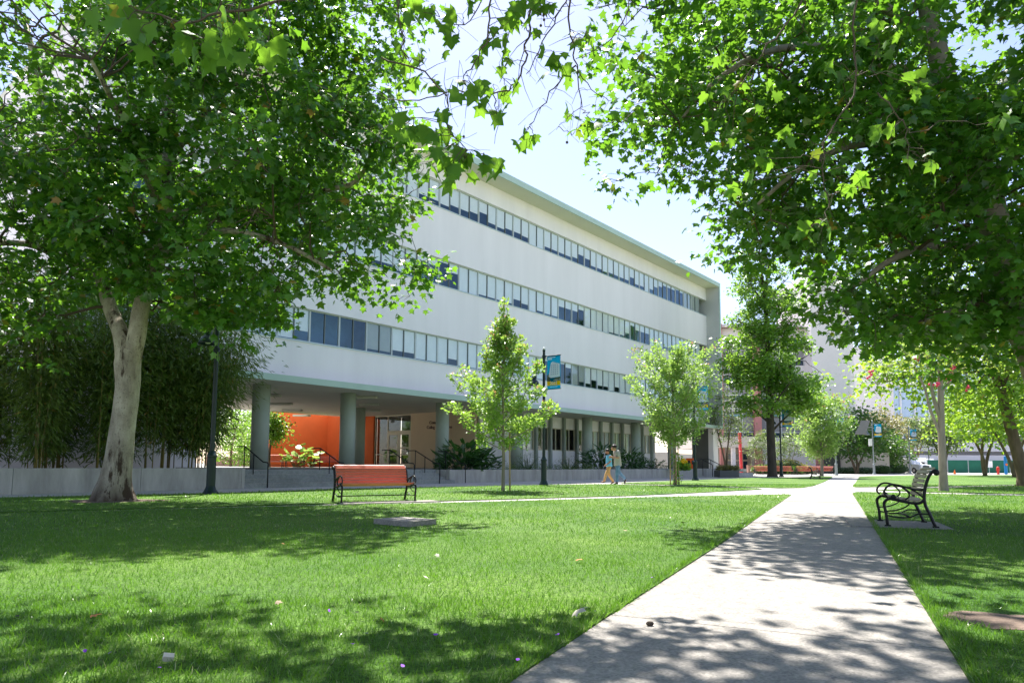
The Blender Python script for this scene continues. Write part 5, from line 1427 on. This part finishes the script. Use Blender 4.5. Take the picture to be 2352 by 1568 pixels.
leafy('big clump of dark glossy strap leaves at the end of the planter beside the steps', BS(1062, -1.6), -1.6, 260, 0.35, 0.75, 1.15, 1.55, up=0.55, width=0.55)
leafy('dark strap-leaved clump right behind the first young tree', BS(1108, -1.6), -1.6, 160, 0.32, 0.65, 0.8, 1.2, width=0.55)
leafy('small dark plant beside the third column', BS(1020, 0.6), 0.6, 60, 0.25, 0.5, 0.5, 0.9, width=0.55)
leafy('dark palm-like clump behind the walking people', BS(1382, -1.2), -1.2, 230, 0.35, 0.75, 1.3, 1.75, width=0.45)
leafy('dark palm-like clump to the right of the walking people', BS(1445, -1.0), -1.0, 200, 0.35, 0.7, 1.2, 1.5, width=0.45)
leafy('low dark bush next to the palm-like clumps', BS(1483, -1.2), -1.2, 200, 0.2, 0.4, 1.5, 0.9, width=0.6)
leafy('feathery yellow-green shrub left of the lamp post', BS(1211, -1.2), -1.2, 420, 0.08, 0.16, 0.8, 1.15, 'leaf_olive', LEAF_BLADE)
leafy('feathery yellow-green shrub between the lamp post and the people', BS(1306, -1.2), -1.2, 420, 0.08, 0.16, 1.0, 0.95, 'leaf_tan', LEAF_BLADE)
for k, px in enumerate((1160, 1190, 1232, 1262, 1290, 1330, 1350, 1520)):
    leafy('low grey-green ground-cover mound, number %s along the planter from the steps' % ('one two three four five six seven eight'.split()[k]), BS(px, -2.0), -2.0, 320, 0.07, 0.14, 0.75 + 0.02 * k, 0.42, 'leaf_dark' if k % 2 else 'leaf_bamboo', LEAF_BLADE, stems=False)
# sunlit big-leaved plant, benches and low wall in the courtyard
s = BS(682, 16.4)
leafy('sunlit big-leaved plant in front of the orange wall', s, 16.4, 34, 0.45, 0.75, 0.95, 1.75, 'leaf_taro', LEAF_OVAL, FL, True, 'big_leaf_plant', 'plant', 'courtyard plants', 0.5, 1.5)
leafy('small dark-leaved plant right of the big sunlit leaves', BS(716, 16.2), 16.2, 18, 0.4, 0.7, 0.5, 1.5, 'leaf_taro', LEAF_OVAL, FL, True, 'big_leaf_plant', 'plant', 'courtyard plants', 0.3, 1.4)
for k, (px, o_, rz, lb) in enumerate(((630, 17.0, 0, 'sunlit red courtyard bench, the one nearer the column'), (672, 17.1, 0, 'sunlit red courtyard bench below the big leaves'), (752, 18.4, 0, 'shaded red bench against the orange wall'))):
    p = BW(BS(px, o_), o_)
    bench(lb, (p.x, p.y, FL), R(8), 2.0 if k == 2 else 1.5, 'red_slat_far', 'courtyard benches', 5, 5)
p = BW(BS(540, 30), 30)
ob = MB().box(-2.4, 2.4, -0.3, 0.3, 0, 0.8).build('brick_wall', 'brick_block'); ob.location = (p.x, p.y, FL); tag(ob, 'low sunlit brick wall in the courtyard left of the first column', 'wall')
# ================================================================== far side of the plaza
def frame_at(px, py, D):
    p = V(px, py, D); return (p.x, p.y, 0.0)
K = 92 / 1568.0
fb = empty('pink_building', frame_at(1660, 1086, 92), 0, 'far white and pink building with blue window bands behind the tall tree', 'building')
fx = lambda px: (px - 1660) * K
fz = lambda py: (1086 - py) * K
def fbx(name, m, px0, px1, py0, py1, y0, y1, parent=None):
    return MB().box(fx(px0), fx(px1), y0, y1, fz(py1), fz(py0)).build(name, m, parent or fb)
fbx('wall', 'far_white', 1640, 1872, 742, 772, 0.3, 14)
fbx('wall', 'far_white', 1640, 1872, 838, 862, 0.3, 14)
fbx('wall', 'far_white', 1640, 1872, 920, 945, 0.3, 14)
fbx('canopy', 'far_beige', 1606, 1745, 1006, 1030, -3.0, 14)
fbx('wall', 'far_white', 1747, 1872, 1006, 1100, 0.3, 14)
MB().add([(fx(1630), -0.8, fz(752)), (fx(1880), -0.8, fz(752)), (fx(1880), 8, fz(715)), (fx(1630), 8, fz(715)), (fx(1630), -0.8, fz(754)), (fx(1880), -0.8, fz(754)), (fx(1880), 8, fz(740)), (fx(1630), 8, fz(740))], [(0, 1, 2, 3), (7, 6, 5, 4), (0, 4, 5, 1), (1, 5, 6, 2), (3, 2, 6, 7), (0, 3, 7, 4)]).build('roof', 'tile_brown', fb)
for a, b in ((772.5, 837.5), (862.5, 919.5), (945.5, 1005.5)):
    fbx('glass_band', 'far_glass', 1640, 1872, a, b, 0.8, 1.0)
    m_ = (a + b) / 2
    for px in range(1652, 1872, 30):
        w = fbx('window_frame', 'far_frame', px - 0.9, px + 0.9, a, b, 0.62, 0.78)
        fbx('blind', 'far_blind', px + 2, px + 27, a + 12, b - 14, 0.70, 0.76, w)
    fbx('transom', 'teal_frame', 1640, 1872, a + 8, a + 11, 0.45, 0.61)
    fbx('transom', 'far_frame', 1640, 1872, b - 13, b - 11, 0.47, 0.61)
for a, b in ((1735, 1751), (1861, 1872), (1655, 1664)): fbx('pilaster', 'pink_wall', a, b, 742, 1086, -0.25, 0.28)
# entrance below the canopy
fbx('entrance_wall', 'far_beige', 1622, 1745, 1030.5, 1095, 3.0, 3.3)
for k, px in enumerate((1626, 1644, 1686, 1704, 1722)):
    d = fbx('door', 'cream_frame', px, px + 14, 1040, 1087, 2.9, 2.98)
    fbx('pane', 'far_glass', px + 2, px + 12, 1043, 1056, 2.86, 2.89, d); fbx('pane', 'far_glass', px + 2, px + 12, 1060, 1082, 2.86, 2.89, d)
fbx('canopy_post', 'far_white', 1668, 1676, 1030.5, 1095, -2.6, -2.1)
text_obj('lettering', '80000', 0.55, 'end_grey', fb, (fx(1712), 2.8, fz(1052)), (R(90), 0, 0), 0.02) if False else None
tw = empty('white_tower', frame_at(1873, 1086, 90), 0, 'tall blank white tower with a dark doorway right of the pink building', 'building')
b = MB(); pl = [(0.05, 0.0), (4.2, 0.0), (5.2, 0.25), (6.0, 0.9), (6.6, 2.0), (6.8, 3.2), (6.8, 12), (0.05, 12)]
b.prism(pl, 0, 27); b.build('wall', 'far_white', tw)
MB().box(1.0, 3.2, -0.25, -0.02, 0, 3.9).build('doorway', 'end_grey', tw)
MB().box(0.06, 0.98, -0.28, -0.02, 0, 4.4).build('door_surround', 'pink_wall', tw)
MB().box(3.22, 9.5, -0.5, -0.02, 0, 2.7).build('low_wall', 'far_beige', tw)
g2 = empty('glass_building', frame_at(1990, 1086, 135), 0, 'far white building with pale glass bands behind the lamp posts', 'building')
K2 = 135 / 1568.0
def gb(name, m, px0, px1, py0, py1, y0, y1): return MB().box((px0 - 1990) * K2, (px1 - 1990) * K2, y0, y1, (1086 - py1) * K2, (1086 - py0) * K2).build(name, m, g2)
gb('wall', 'far_white', 1935, 2060, 800, 1090, 0, 12)
for a, b_, m in ((830, 880, 'far_glass_pale'), (880.5, 890, 'far_white'), (890.5, 962, 'far_glass_pale'), (962.5, 972, 'far_white'), (972.5, 984, 'end_grey'), (984.5, 1000, 'far_white'), (1000.5, 1018, 'far_glass'), (1018.5, 1040, 'far_white'), (1040.5, 1048, 'far_glass'), (1048.5, 1092, 'far_white')):
    gb('glass_band' if 'glass' in m else 'wall', m, 2061, 2420, a, b_, 0.4 if 'glass' in m else 0.0, 12)
for px in range(2075, 2400, 32): gb('mullion', 'far_frame' if px % 64 else 'end_grey', px, px + 3, 830, 962, 0.05, 0.38)
# red pole, low walls, planter by the far ramp
p = V(1703, 1082, 79); q = MB().bar((0, 0, 0), (-0.12, 0, 4.7), 0.28, 0.28, (0, 1, 0)).build('red_pole', 'pole_red'); q.location = (p.x, p.y, 0); tag(q, 'tall slim red pole in front of the far entrance', 'pole')
p = V(1723, 1083, 78); q = MB().box(-0.3, 0.3, -0.3, 0.3, 0, 0.9).box(-0.34, 0.34, -0.34, 0.34, 0.902, 0.96).build('brick_pedestal', 'brick_block'); q.location = (p.x, p.y, 0); tag(q, 'small square brick pedestal beside the red pole', 'pedestal')
p = V(1670, 1093, 54); r = empty('ramp_planter', (p.x, p.y, 0), R(10), 'dark low planter with grassy plants past the building corner', 'planter')
MB().box(-0.85, 0.75, -0.5, 0.5, 0, 0.52).build('box', 'end_grey', r); MB().box(0.76, 2.0, -0.4, 0.5, 0, 0.36).build('low_wall', 'wall_concrete', r)
n = 420
tag(leaves_mesh('foliage', np.stack([rng.uniform(-0.75, 0.9, n), rng.uniform(-0.4, 0.4, n), rng.uniform(0.45, 0.7, n)], 1), np.stack([rng.normal(0, 0.5, n), rng.normal(0, 0.5, n), np.ones(n)], 1), unit(n), 0.35, LEAF_BLADE, 'leaf_tan', r), kind='stuff')
for k, (px, lb) in enumerate(((1622, 'dark ramp handrail at the foot of the building corner'), (1640, 'dark ramp handrail just beyond the building corner'))):
    p = V(px, 1092, 55 + 2 * k); r = empty('ramp_handrail', (p.x, p.y, 0), R(20), lb, 'handrail', 'dark handrails by the ramp')
    MB().tube([(-1.1, 0, 0.2), (-1.1, 0, 1.4), (-1.0, 0, 1.45), (-0.4, 0, 1.4), (0.55, 0, 1.0), (0.62, 0, 0.94), (0.62, 0, 0)], 0.03, 6).build('rail', 'iron', r, True)
    MB().tube([(-0.3, 0, 0.1), (-0.3, 0, 1.36)], 0.024, 6).build('post', 'iron', r, True)
# orange machine, yellow flowers and a parked van seen through the end bay
p = V(1584, 1074, 57); r = empty('orange_machine', (p.x, p.y, 0), R(-8), 'bright orange machine cabinet with dark vents behind the second young tree', 'machine')
MB().box(-0.28, 0.40, -0.4, 0.4, 0.62, 1.5).build('cabinet', 'machine_orange', r)
for x in (-0.18, 0.14): MB().box(x, x + 0.18, -0.415, -0.402, 1.0, 1.32).build('vent', 'black', r)
MB().box(-0.32, 0.44, -0.44, 0.44, 0.0, 0.6).build('trolley', 'end_grey', r)
p = V(1567, 1072, 50); r = empty('flowering_plant', (p.x, p.y, 0.5), 0, 'bush with big yellow flowers beside the stakes of the second young tree', 'plant')
b = MB()
for q in range(44): b.ball((rng.normal(0, 0.2), rng.normal(0, 0.16), 0.66 + rng.normal(0, 0.17)), 0.085, 6)
tag(b.build('flowers', 'yellow_flower', r, True), kind='stuff')
n = 260; a = rng.uniform(0, 6.28, n); q = rng.random(n) * 0.5
tag(leaves_mesh('foliage', np.stack([q * np.cos(a), q * np.sin(a), rng.uniform(0, 0.5, n)], 1), np.stack([np.cos(a), np.sin(a), np.full(n, 0.8)], 1), unit(n) + np.array([0, 0, 1]), 0.25, LEAF_OVAL, 'leaf_gum', r), kind='stuff')
# climbing plant at the stakes
n = 240
r = empty('climbing_plant', (pB.x, pB.y, 0), 0, 'leafy climber around the stakes of the second young tree', 'plant')
pos = np.stack([rng.normal(0.1, 0.10, n), rng.normal(-0.05, 0.10, n), rng.uniform(0.1, 1.5, n)], 1)
tag(leaves_mesh('foliage', pos, unit(n) + np.array([0, 0, -0.4]), unit(n) + np.array([0, 0, 1]), 0.11, LEAF_OVAL, 'leaf_gum', r), kind='stuff')
MB().tube([(0.1, -0.05, 0), (0.05, -0.1, 0.8), (0.12, 0, 1.5)], 0.012, 5).build('stem', 'twig', r)

# vehicles
def vehicle(label, px, D, rz, m, kind='pickup'):
    p = V(px, 1085, D)
    r = empty('pickup_truck' if kind == 'pickup' else 'utility_van', (p.x, p.y, 0), rz, label, 'truck' if kind == 'pickup' else 'van')
    # front faces -y
    b = MB()
    def loft(secs):
        """sections (y, half width, z bottom, z top, half width at top)"""
        k = len(b.v)
        for y, w, z0, z1, wt in secs:
            b.v += [(-w, y, z0), (w, y, z0), (w, y, (z0 + z1) / 2), (wt, y, z1), (-wt, y, z1), (-w, y, (z0 + z1) / 2)]
        for i in range(len(secs) - 1):
            for j in range(6):
                a_, c_ = k + i * 6 + j, k + i * 6 + (j + 1) % 6
                b.f.append((a_, c_, c_ + 6, a_ + 6))
        b.f.append(tuple(k + j for j in reversed(range(6)))); b.f.append(tuple(k + (len(secs) - 1) * 6 + j for j in range(6)))
    if kind == 'pickup':
        loft([(-2.9, 0.92, 0.5, 1.08, 0.88), (-2.75, 1.0, 0.45, 1.16, 0.94), (-1.5, 1.0, 0.45, 1.24, 0.94), (-1.45, 1.0, 0.45, 1.26, 0.95), (1.0, 1.0, 0.45, 1.26, 0.96), (2.9, 1.0, 0.5, 1.26, 0.98)])
        b.build('body', m, r)
        b = MB(); loft([(-1.5, 0.93, 1.24, 1.28, 0.90), (-0.75, 0.90, 1.24, 1.93, 0.72), (0.2, 0.90, 1.24, 1.97, 0.74), (0.95, 0.92, 1.24, 1.9, 0.74), (1.15, 0.93, 1.24, 1.3, 0.9)])
        b.build('cab', m, r)
        MB().add([(-0.84, -1.43, 1.32), (0.84, -1.43, 1.32), (0.70, -0.80, 1.88), (-0.70, -0.80, 1.88)], [(0, 1, 2, 3)]).build('windscreen', 'windscreen', r)
    else:
        loft([(-2.6, 0.9, 0.5, 1.2, 0.86), (-1.7, 0.98, 0.45, 1.3, 0.92), (-1.0, 0.98, 0.45, 2.1, 0.85), (0.4, 0.98, 0.45, 2.15, 0.86), (0.5, 1.05, 0.45, 2.3, 1.05), (2.9, 1.05, 0.5, 2.3, 1.05)])
        b.build('body', m, r)
        MB().add([(-0.84, -1.66, 1.35), (0.84, -1.66, 1.35), (0.78, -1.05, 2.02), (-0.78, -1.05, 2.02)], [(0, 1, 2, 3)]).build('windscreen', 'windscreen', r)
    for x in (-1, 1):
        for y in (-1.9, 1.9):
            w = MB().tube([(x * 0.78, y, 0.39), (x * 1.02, y, 0.39)], 0.39, 16).build('wheel', 'tyre', r, False)
            MB().tube([(x * 1.0, y, 0.39), (x * 1.03, y, 0.39)], 0.22, 12).build('rim', 'chrome', w)
        MB().box(x * 0.66 - 0.2, x * 0.66 + 0.2, -2.95, -2.86, 0.82, 1.04).build('headlight', 'headlight', r)
        MB().box(x * 1.14 - 0.11, x * 1.14 + 0.11, -1.25, -1.1, 1.3, 1.58).build('wing_mirror', 'black', r)
    MB().box(-0.5, 0.5, -2.97, -2.88, 0.68, 1.06).build('grille', 'black', r)
    MB().box(-0.98, 0.98, -3.05, -2.9, 0.42, 0.62).build('bumper', 'chrome', r)
    return r
vehicle('white pickup truck facing the plaza beside the green fence', 2088, 97, R(14), 'car_white')
vehicle('white utility truck parked right behind the pickup', 2122, 104, R(14), 'car_white', 'van')
vehicle('pale vehicle parked beyond the open bay of the white building', 1567, 74, R(80), 'car_silver', 'van')
# construction fence
fe = empty('construction_fence', frame_at(2130, 1086, 96), 0, 'green screened construction fence along the far lawn', 'fence')
for k in range(14):
    x = k * 2.9
    MB().tube([(x, 0, 0), (x, 0, 1.95)], 0.035, 6).build('post', 'galvanised', fe)
    vs_ = [(x + 0.06 + 2.78 * i / 6, 0.03 * math.sin(i * 1.3 + k), z) for z in (0.06, 0.95, 1.85) for i in range(7)]
    MB().add(vs_, [(j * 7 + i, j * 7 + i + 1, j * 7 + i + 8, j * 7 + i + 7) for j in range(2) for i in range(6)]).build('screen_panel', 'fence_mesh', fe, True)
p = V(2271, 1066, 95.7); q = MB().box(-0.45, 0.45, -0.02, 0.0, 0.85, 1.75).build('site_notice', 'print_white'); q.location = (p.x, p.y - 0.1, 0); tag(q, 'small white notice hanging on the green fence', 'sign')
p = G(2311, 1089.2); r = empty('call_tower', (p.x, p.y, 0), 0, 'slim bright blue emergency post on the far lawn', 'post')
MB().lathe([(0.17, 0), (0.17, 2.25), (0.12, 2.28)], 12).build('body', 'tower_blue', r); MB().box(-0.12, 0.12, -0.19, -0.15, 1.1, 1.35).build('speaker', 'cone_orange', r)
p = G(2293, 1089.3); q = MB().lathe([(0.20, 0), (0.20, 0.05), (0.13, 0.08), (0.13, 0.75), (0.17, 0.77), (0.17, 0.82), (0.12, 0.92), (0.04, 0.98)], 12).tube([(-0.22, 0, 0.6), (0.22, 0, 0.6)], 0.06, 8).build('fire_hydrant', 'hydrant_red'); q.location = (p.x, p.y, 0); tag(q, 'red hydrant post beside the blue emergency post', 'hydrant')
p = G(2193, 1088.6); r = empty('traffic_cone', (p.x, p.y, 0), 0, 'small orange traffic cone in front of the green fence', 'cone')
MB().lathe([(0.15, 0.03), (0.03, 0.55)], 12).build('cone', 'cone_orange', r); MB().box(-0.2, 0.2, -0.2, 0.2, 0, 0.03).build('base', 'black', r)
# clipped hedges and ground cover
def mound(label, px, D, w, h, m='leaf_tan', d=1.0, n=900, cat='hedge'):
    p = V(px, 1085, D)
    r = empty('round_hedge' if cat == 'hedge' else 'low_planting', (p.x, p.y, 0), 0, label, cat, 'clipped planting by the far benches')
    MB().ball((0, 0, h * 0.42), 1, 12, (w * 0.93, d * 0.93, h * 0.52)).build('core', 'hedge_core', r, True)
    u = unit(n); u[:, 2] = np.abs(u[:, 2])
    pos = u * np.array([w, d, h * 0.58]) + np.array([0, 0, h * 0.42]); pos[:, 2] *= rng.uniform(0.9, 1.02, n)
    low = rng.random(n) < 0.3; pos[low, 2] *= rng.random(low.sum())
    tag(leaves_mesh('foliage', pos, u + unit(n) * 0.6, u + unit(n) * 0.5, 0.16, LEAF_OVAL, m, r), kind='stuff')
mound('large round clipped hedge behind the far red benches', 1806, 76, 2.0, 1.6)
mound('round clipped hedge left of the tall tree trunk', 1752, 76, 1.2, 1.0, 'leaf_olive')
mound('round clipped hedge right of the large round one', 1840, 78, 1.6, 1.05)
mound('darker clipped hedge between the far red benches', 1826, 74, 0.7, 0.85, 'leaf_gum', 0.8, 500)
mound('low silvery planting in front of the far beige wall', 1962, 86, 3.4, 0.75, 'leaf_dusty', 0.9, 1200, 'planting')
mound('dark low bush beside the solar lamp post', 2026, 86, 1.2, 1.0, 'leaf_dark', 0.9, 500, 'planting')
mound('dark low bush just left of the white pickup', 2058, 94, 1.6, 1.3, 'leaf_dark', 0.9, 600, 'planting')
mound('greenery right behind the green fence posts and truck', 2052, 100, 3.0, 2.0, 'leaf_olive', 1.0, 900, 'planting')

# ================================================================== litter on the grass and path
def zl(x, y): return (0.4883 * x, 1091 + 0.4883 * y)
def zp(x, y): return (1148.5 + 0.5117 * x, 1091 + 0.5117 * y)
def fallen(label, px, m, s, T=LEAF_SYC, name='fallen_leaf', cat='leaf', group='fallen leaves on the lawn', z=0.045):
    p = G(*px)
    o = leaves_mesh(name, [(0, 0, 0)], [(0, 1, 0.1)], [(rng.normal(0, 0.3), rng.normal(0, 0.3), 1)], s, T, 'leaf_tip')
    o.data.materials[0] = MAT[m]
    o.location = (p.x, p.y, z); o.rotation_euler = (rng.normal(0, 0.35), rng.normal(0, 0.35), rng.uniform(0, 6.28))
    tag(o, label, cat, group)
fallen('large pale upturned leaf on the grass at the path edge', zp(338, 645), 'pale_leaf', 0.085, LEAF_FINE, z=0.05)
fallen('orange dry leaf on the near lawn at the left', zl(422, 697), 'dry_leaf_orange', 0.055)
fallen('yellow-orange leaf near the path, beyond the dappled shade', zp(355, 400), 'dry_leaf_orange', 0.06)
fallen('pale leaf lying on the far part of the near lawn', zp(822, 221), 'pale_leaf', 0.08)
for k, (q, lb) in enumerate(((zl(2005, 503), 'whitish leaf on the sunny lawn left of the path'), (zl(1295, 628), 'tan curled leaf at the rim of the near shade patch'), (zl(1790, 706), 'tan twig-like leaf inside the near shade patch'),
                     (zl(2066, 398), 'small pale leaf on the sunny lawn'), (zp(560, 262), 'small pale leaf near the upper path edge'), (zl(1325, 337), 'small orange leaf on the lawn below the bench'), (zl(2130, 175), 'brown leaf clump by the utility cover'))):
    fallen(lb, q, ('pale_leaf', 'dry_leaf', 'dry_leaf_orange')[k % 3], rng.uniform(0.035, 0.06))
p = G(*zl(932, 873)); o = MB().add([(-0.010, 0, 0.02), (0.008, 0, 0.03), (0.016, 0.03, 0.055), (-0.004, 0.035, 0.050), (0.012, 0.05, 0.07), (0.0, 0.055, 0.066)], [(0, 1, 2, 3), (3, 2, 4, 5)]).build('candy_wrapper', 'foil'); o.location = (p.x, p.y, 0); o.rotation_euler = (0, 0, -0.9); tag(o, 'shiny blue foil wrapper in the grass', 'wrapper')
p = G(*zl(780, 893)); o = MB().box(-0.022, 0.022, -0.015, 0.015, 0.03, 0.055).build('paper_scrap', 'paper'); o.location = (p.x, p.y, 0); o.rotation_euler = (0.4, 0.2, 0.5); tag(o, 'crumpled paper scrap near the blue wrapper', 'paper scrap')
PET = [(zl(387, 882), 'leftmost pair in the near shade'), (zl(515, 886), 'just right of the leftmost ones'), (zl(737, 958), 'at the bottom edge, below the paper scrap'), (zl(1548, 684), 'at the rim of the central shade patch'), (zl(1690, 682), 'inside the central shade patch'), (zl(1728, 787), 'below the central shade patch'),
       (zl(2036, 794), 'right of the central shade patch'), (zl(1668, 840), 'low in the middle of the near lawn'), (zl(1900, 958), 'at the bottom edge near the path'), (zl(88, 700), 'at the left edge of the picture'), (zp(437, 648), 'right beside the large pale upturned leaf'), (zp(268, 752), 'in the grass edge below the large pale leaf'), (zp(88, 880), 'at the path edge near the bottom corner of the slab'), (zp(683, 485), 'at the path edge beyond the first joint')]
for q, w_ in PET:
    fallen('tiny purple petal ' + w_, q, 'purple_petal', 0.028, LEAF_OVAL, 'purple_petal', 'petal', 'purple petals in the grass', 0.05)
p = G(*zp(673, 676)); o = MB().ball((0, 0, 0.014), 0.02, 8, (1.2, 0.9, 0.7)).build('seed_pod', 'soil'); o.location = (p.x, p.y, 0.0); tag(o, 'small dark seed pod on the near path slab', 'seed pod')

# bare patch of soil in the grass at the lower right
c = G(2335, 1432)
BALD.append((c.x, c.y, 0.33))
o = MB().add([(c.x + (0.36 + 0.08 * math.sin(3 * a + 1)) * math.cos(a), c.y + (0.26 + 0.06 * math.sin(4 * a)) * math.sin(a), 0.013) for a in np.linspace(0, 2 * math.pi, 20, endpoint=False)] + [(c.x, c.y, 0.03)], [(i, (i + 1) % 20, 20) for i in range(20)]).build('bare_soil', 'mulch')
tag(o, kind='structure')
# ================================================================== turf (last, so that it leaves room for pads and bare soil)
for (T, dens, y0, y1, h0, h1, sx) in ((blade(0.080), 4300, 1.4, 4.6, 0.026, 0.056, 6.0), (blade1(0.13), 1900, 4.6, 9.0, 0.026, 0.054, 9.0), (blade1(0.22), 480, 9.0, 17.0, 0.028, 0.056, 15.0), (blade1(0.30), 110, 17.0, 34.0, 0.035, 0.075, 28.0)):
    pos, tip, nrm, sz, rn = sow(dens, y0, y1, T, h0, h1, sx)
    o = leaves_mesh('grass', pos, tip, nrm, sz, T, 'leaf_grass', None, rn)
    tag(o, 'short green turf blades on the lawns', 'grass', None, 'stuff')

# blades leaning over the edges of the main path
n = 5200
t = rng.uniform(0.5, 13.0, n) ; side = rng.random(n) < 0.5
base = L0[None] + PU[None] * (t[:, None] - 1.0) + np.where(side[:, None], PN[None] * WID, 0.0)
out = np.where(side, 1.0, -1.0)[:, None] * PN[None]
base = base + out * rng.uniform(-0.004, 0.05, n)[:, None]
tip = np.stack([-out[:, 0] * rng.uniform(-0.2, 0.9, n) + rng.normal(0, 0.3, n), -out[:, 1] * rng.uniform(-0.2, 0.9, n) + rng.normal(0, 0.3, n), np.ones(n)], 1)
T = blade(0.08)
o = leaves_mesh('grass', np.stack([base[:, 0], base[:, 1], np.full(n, -0.004)], 1), tip, np.stack([rng.normal(size=n), rng.normal(size=n), np.full(n, 0.35)], 1), rng.uniform(0.03, 0.085, n), T, 'leaf_grass', None, rng.random(n))
tag(o, 'uncut grass blades leaning over the edges of the main path', 'grass', None, 'stuff')
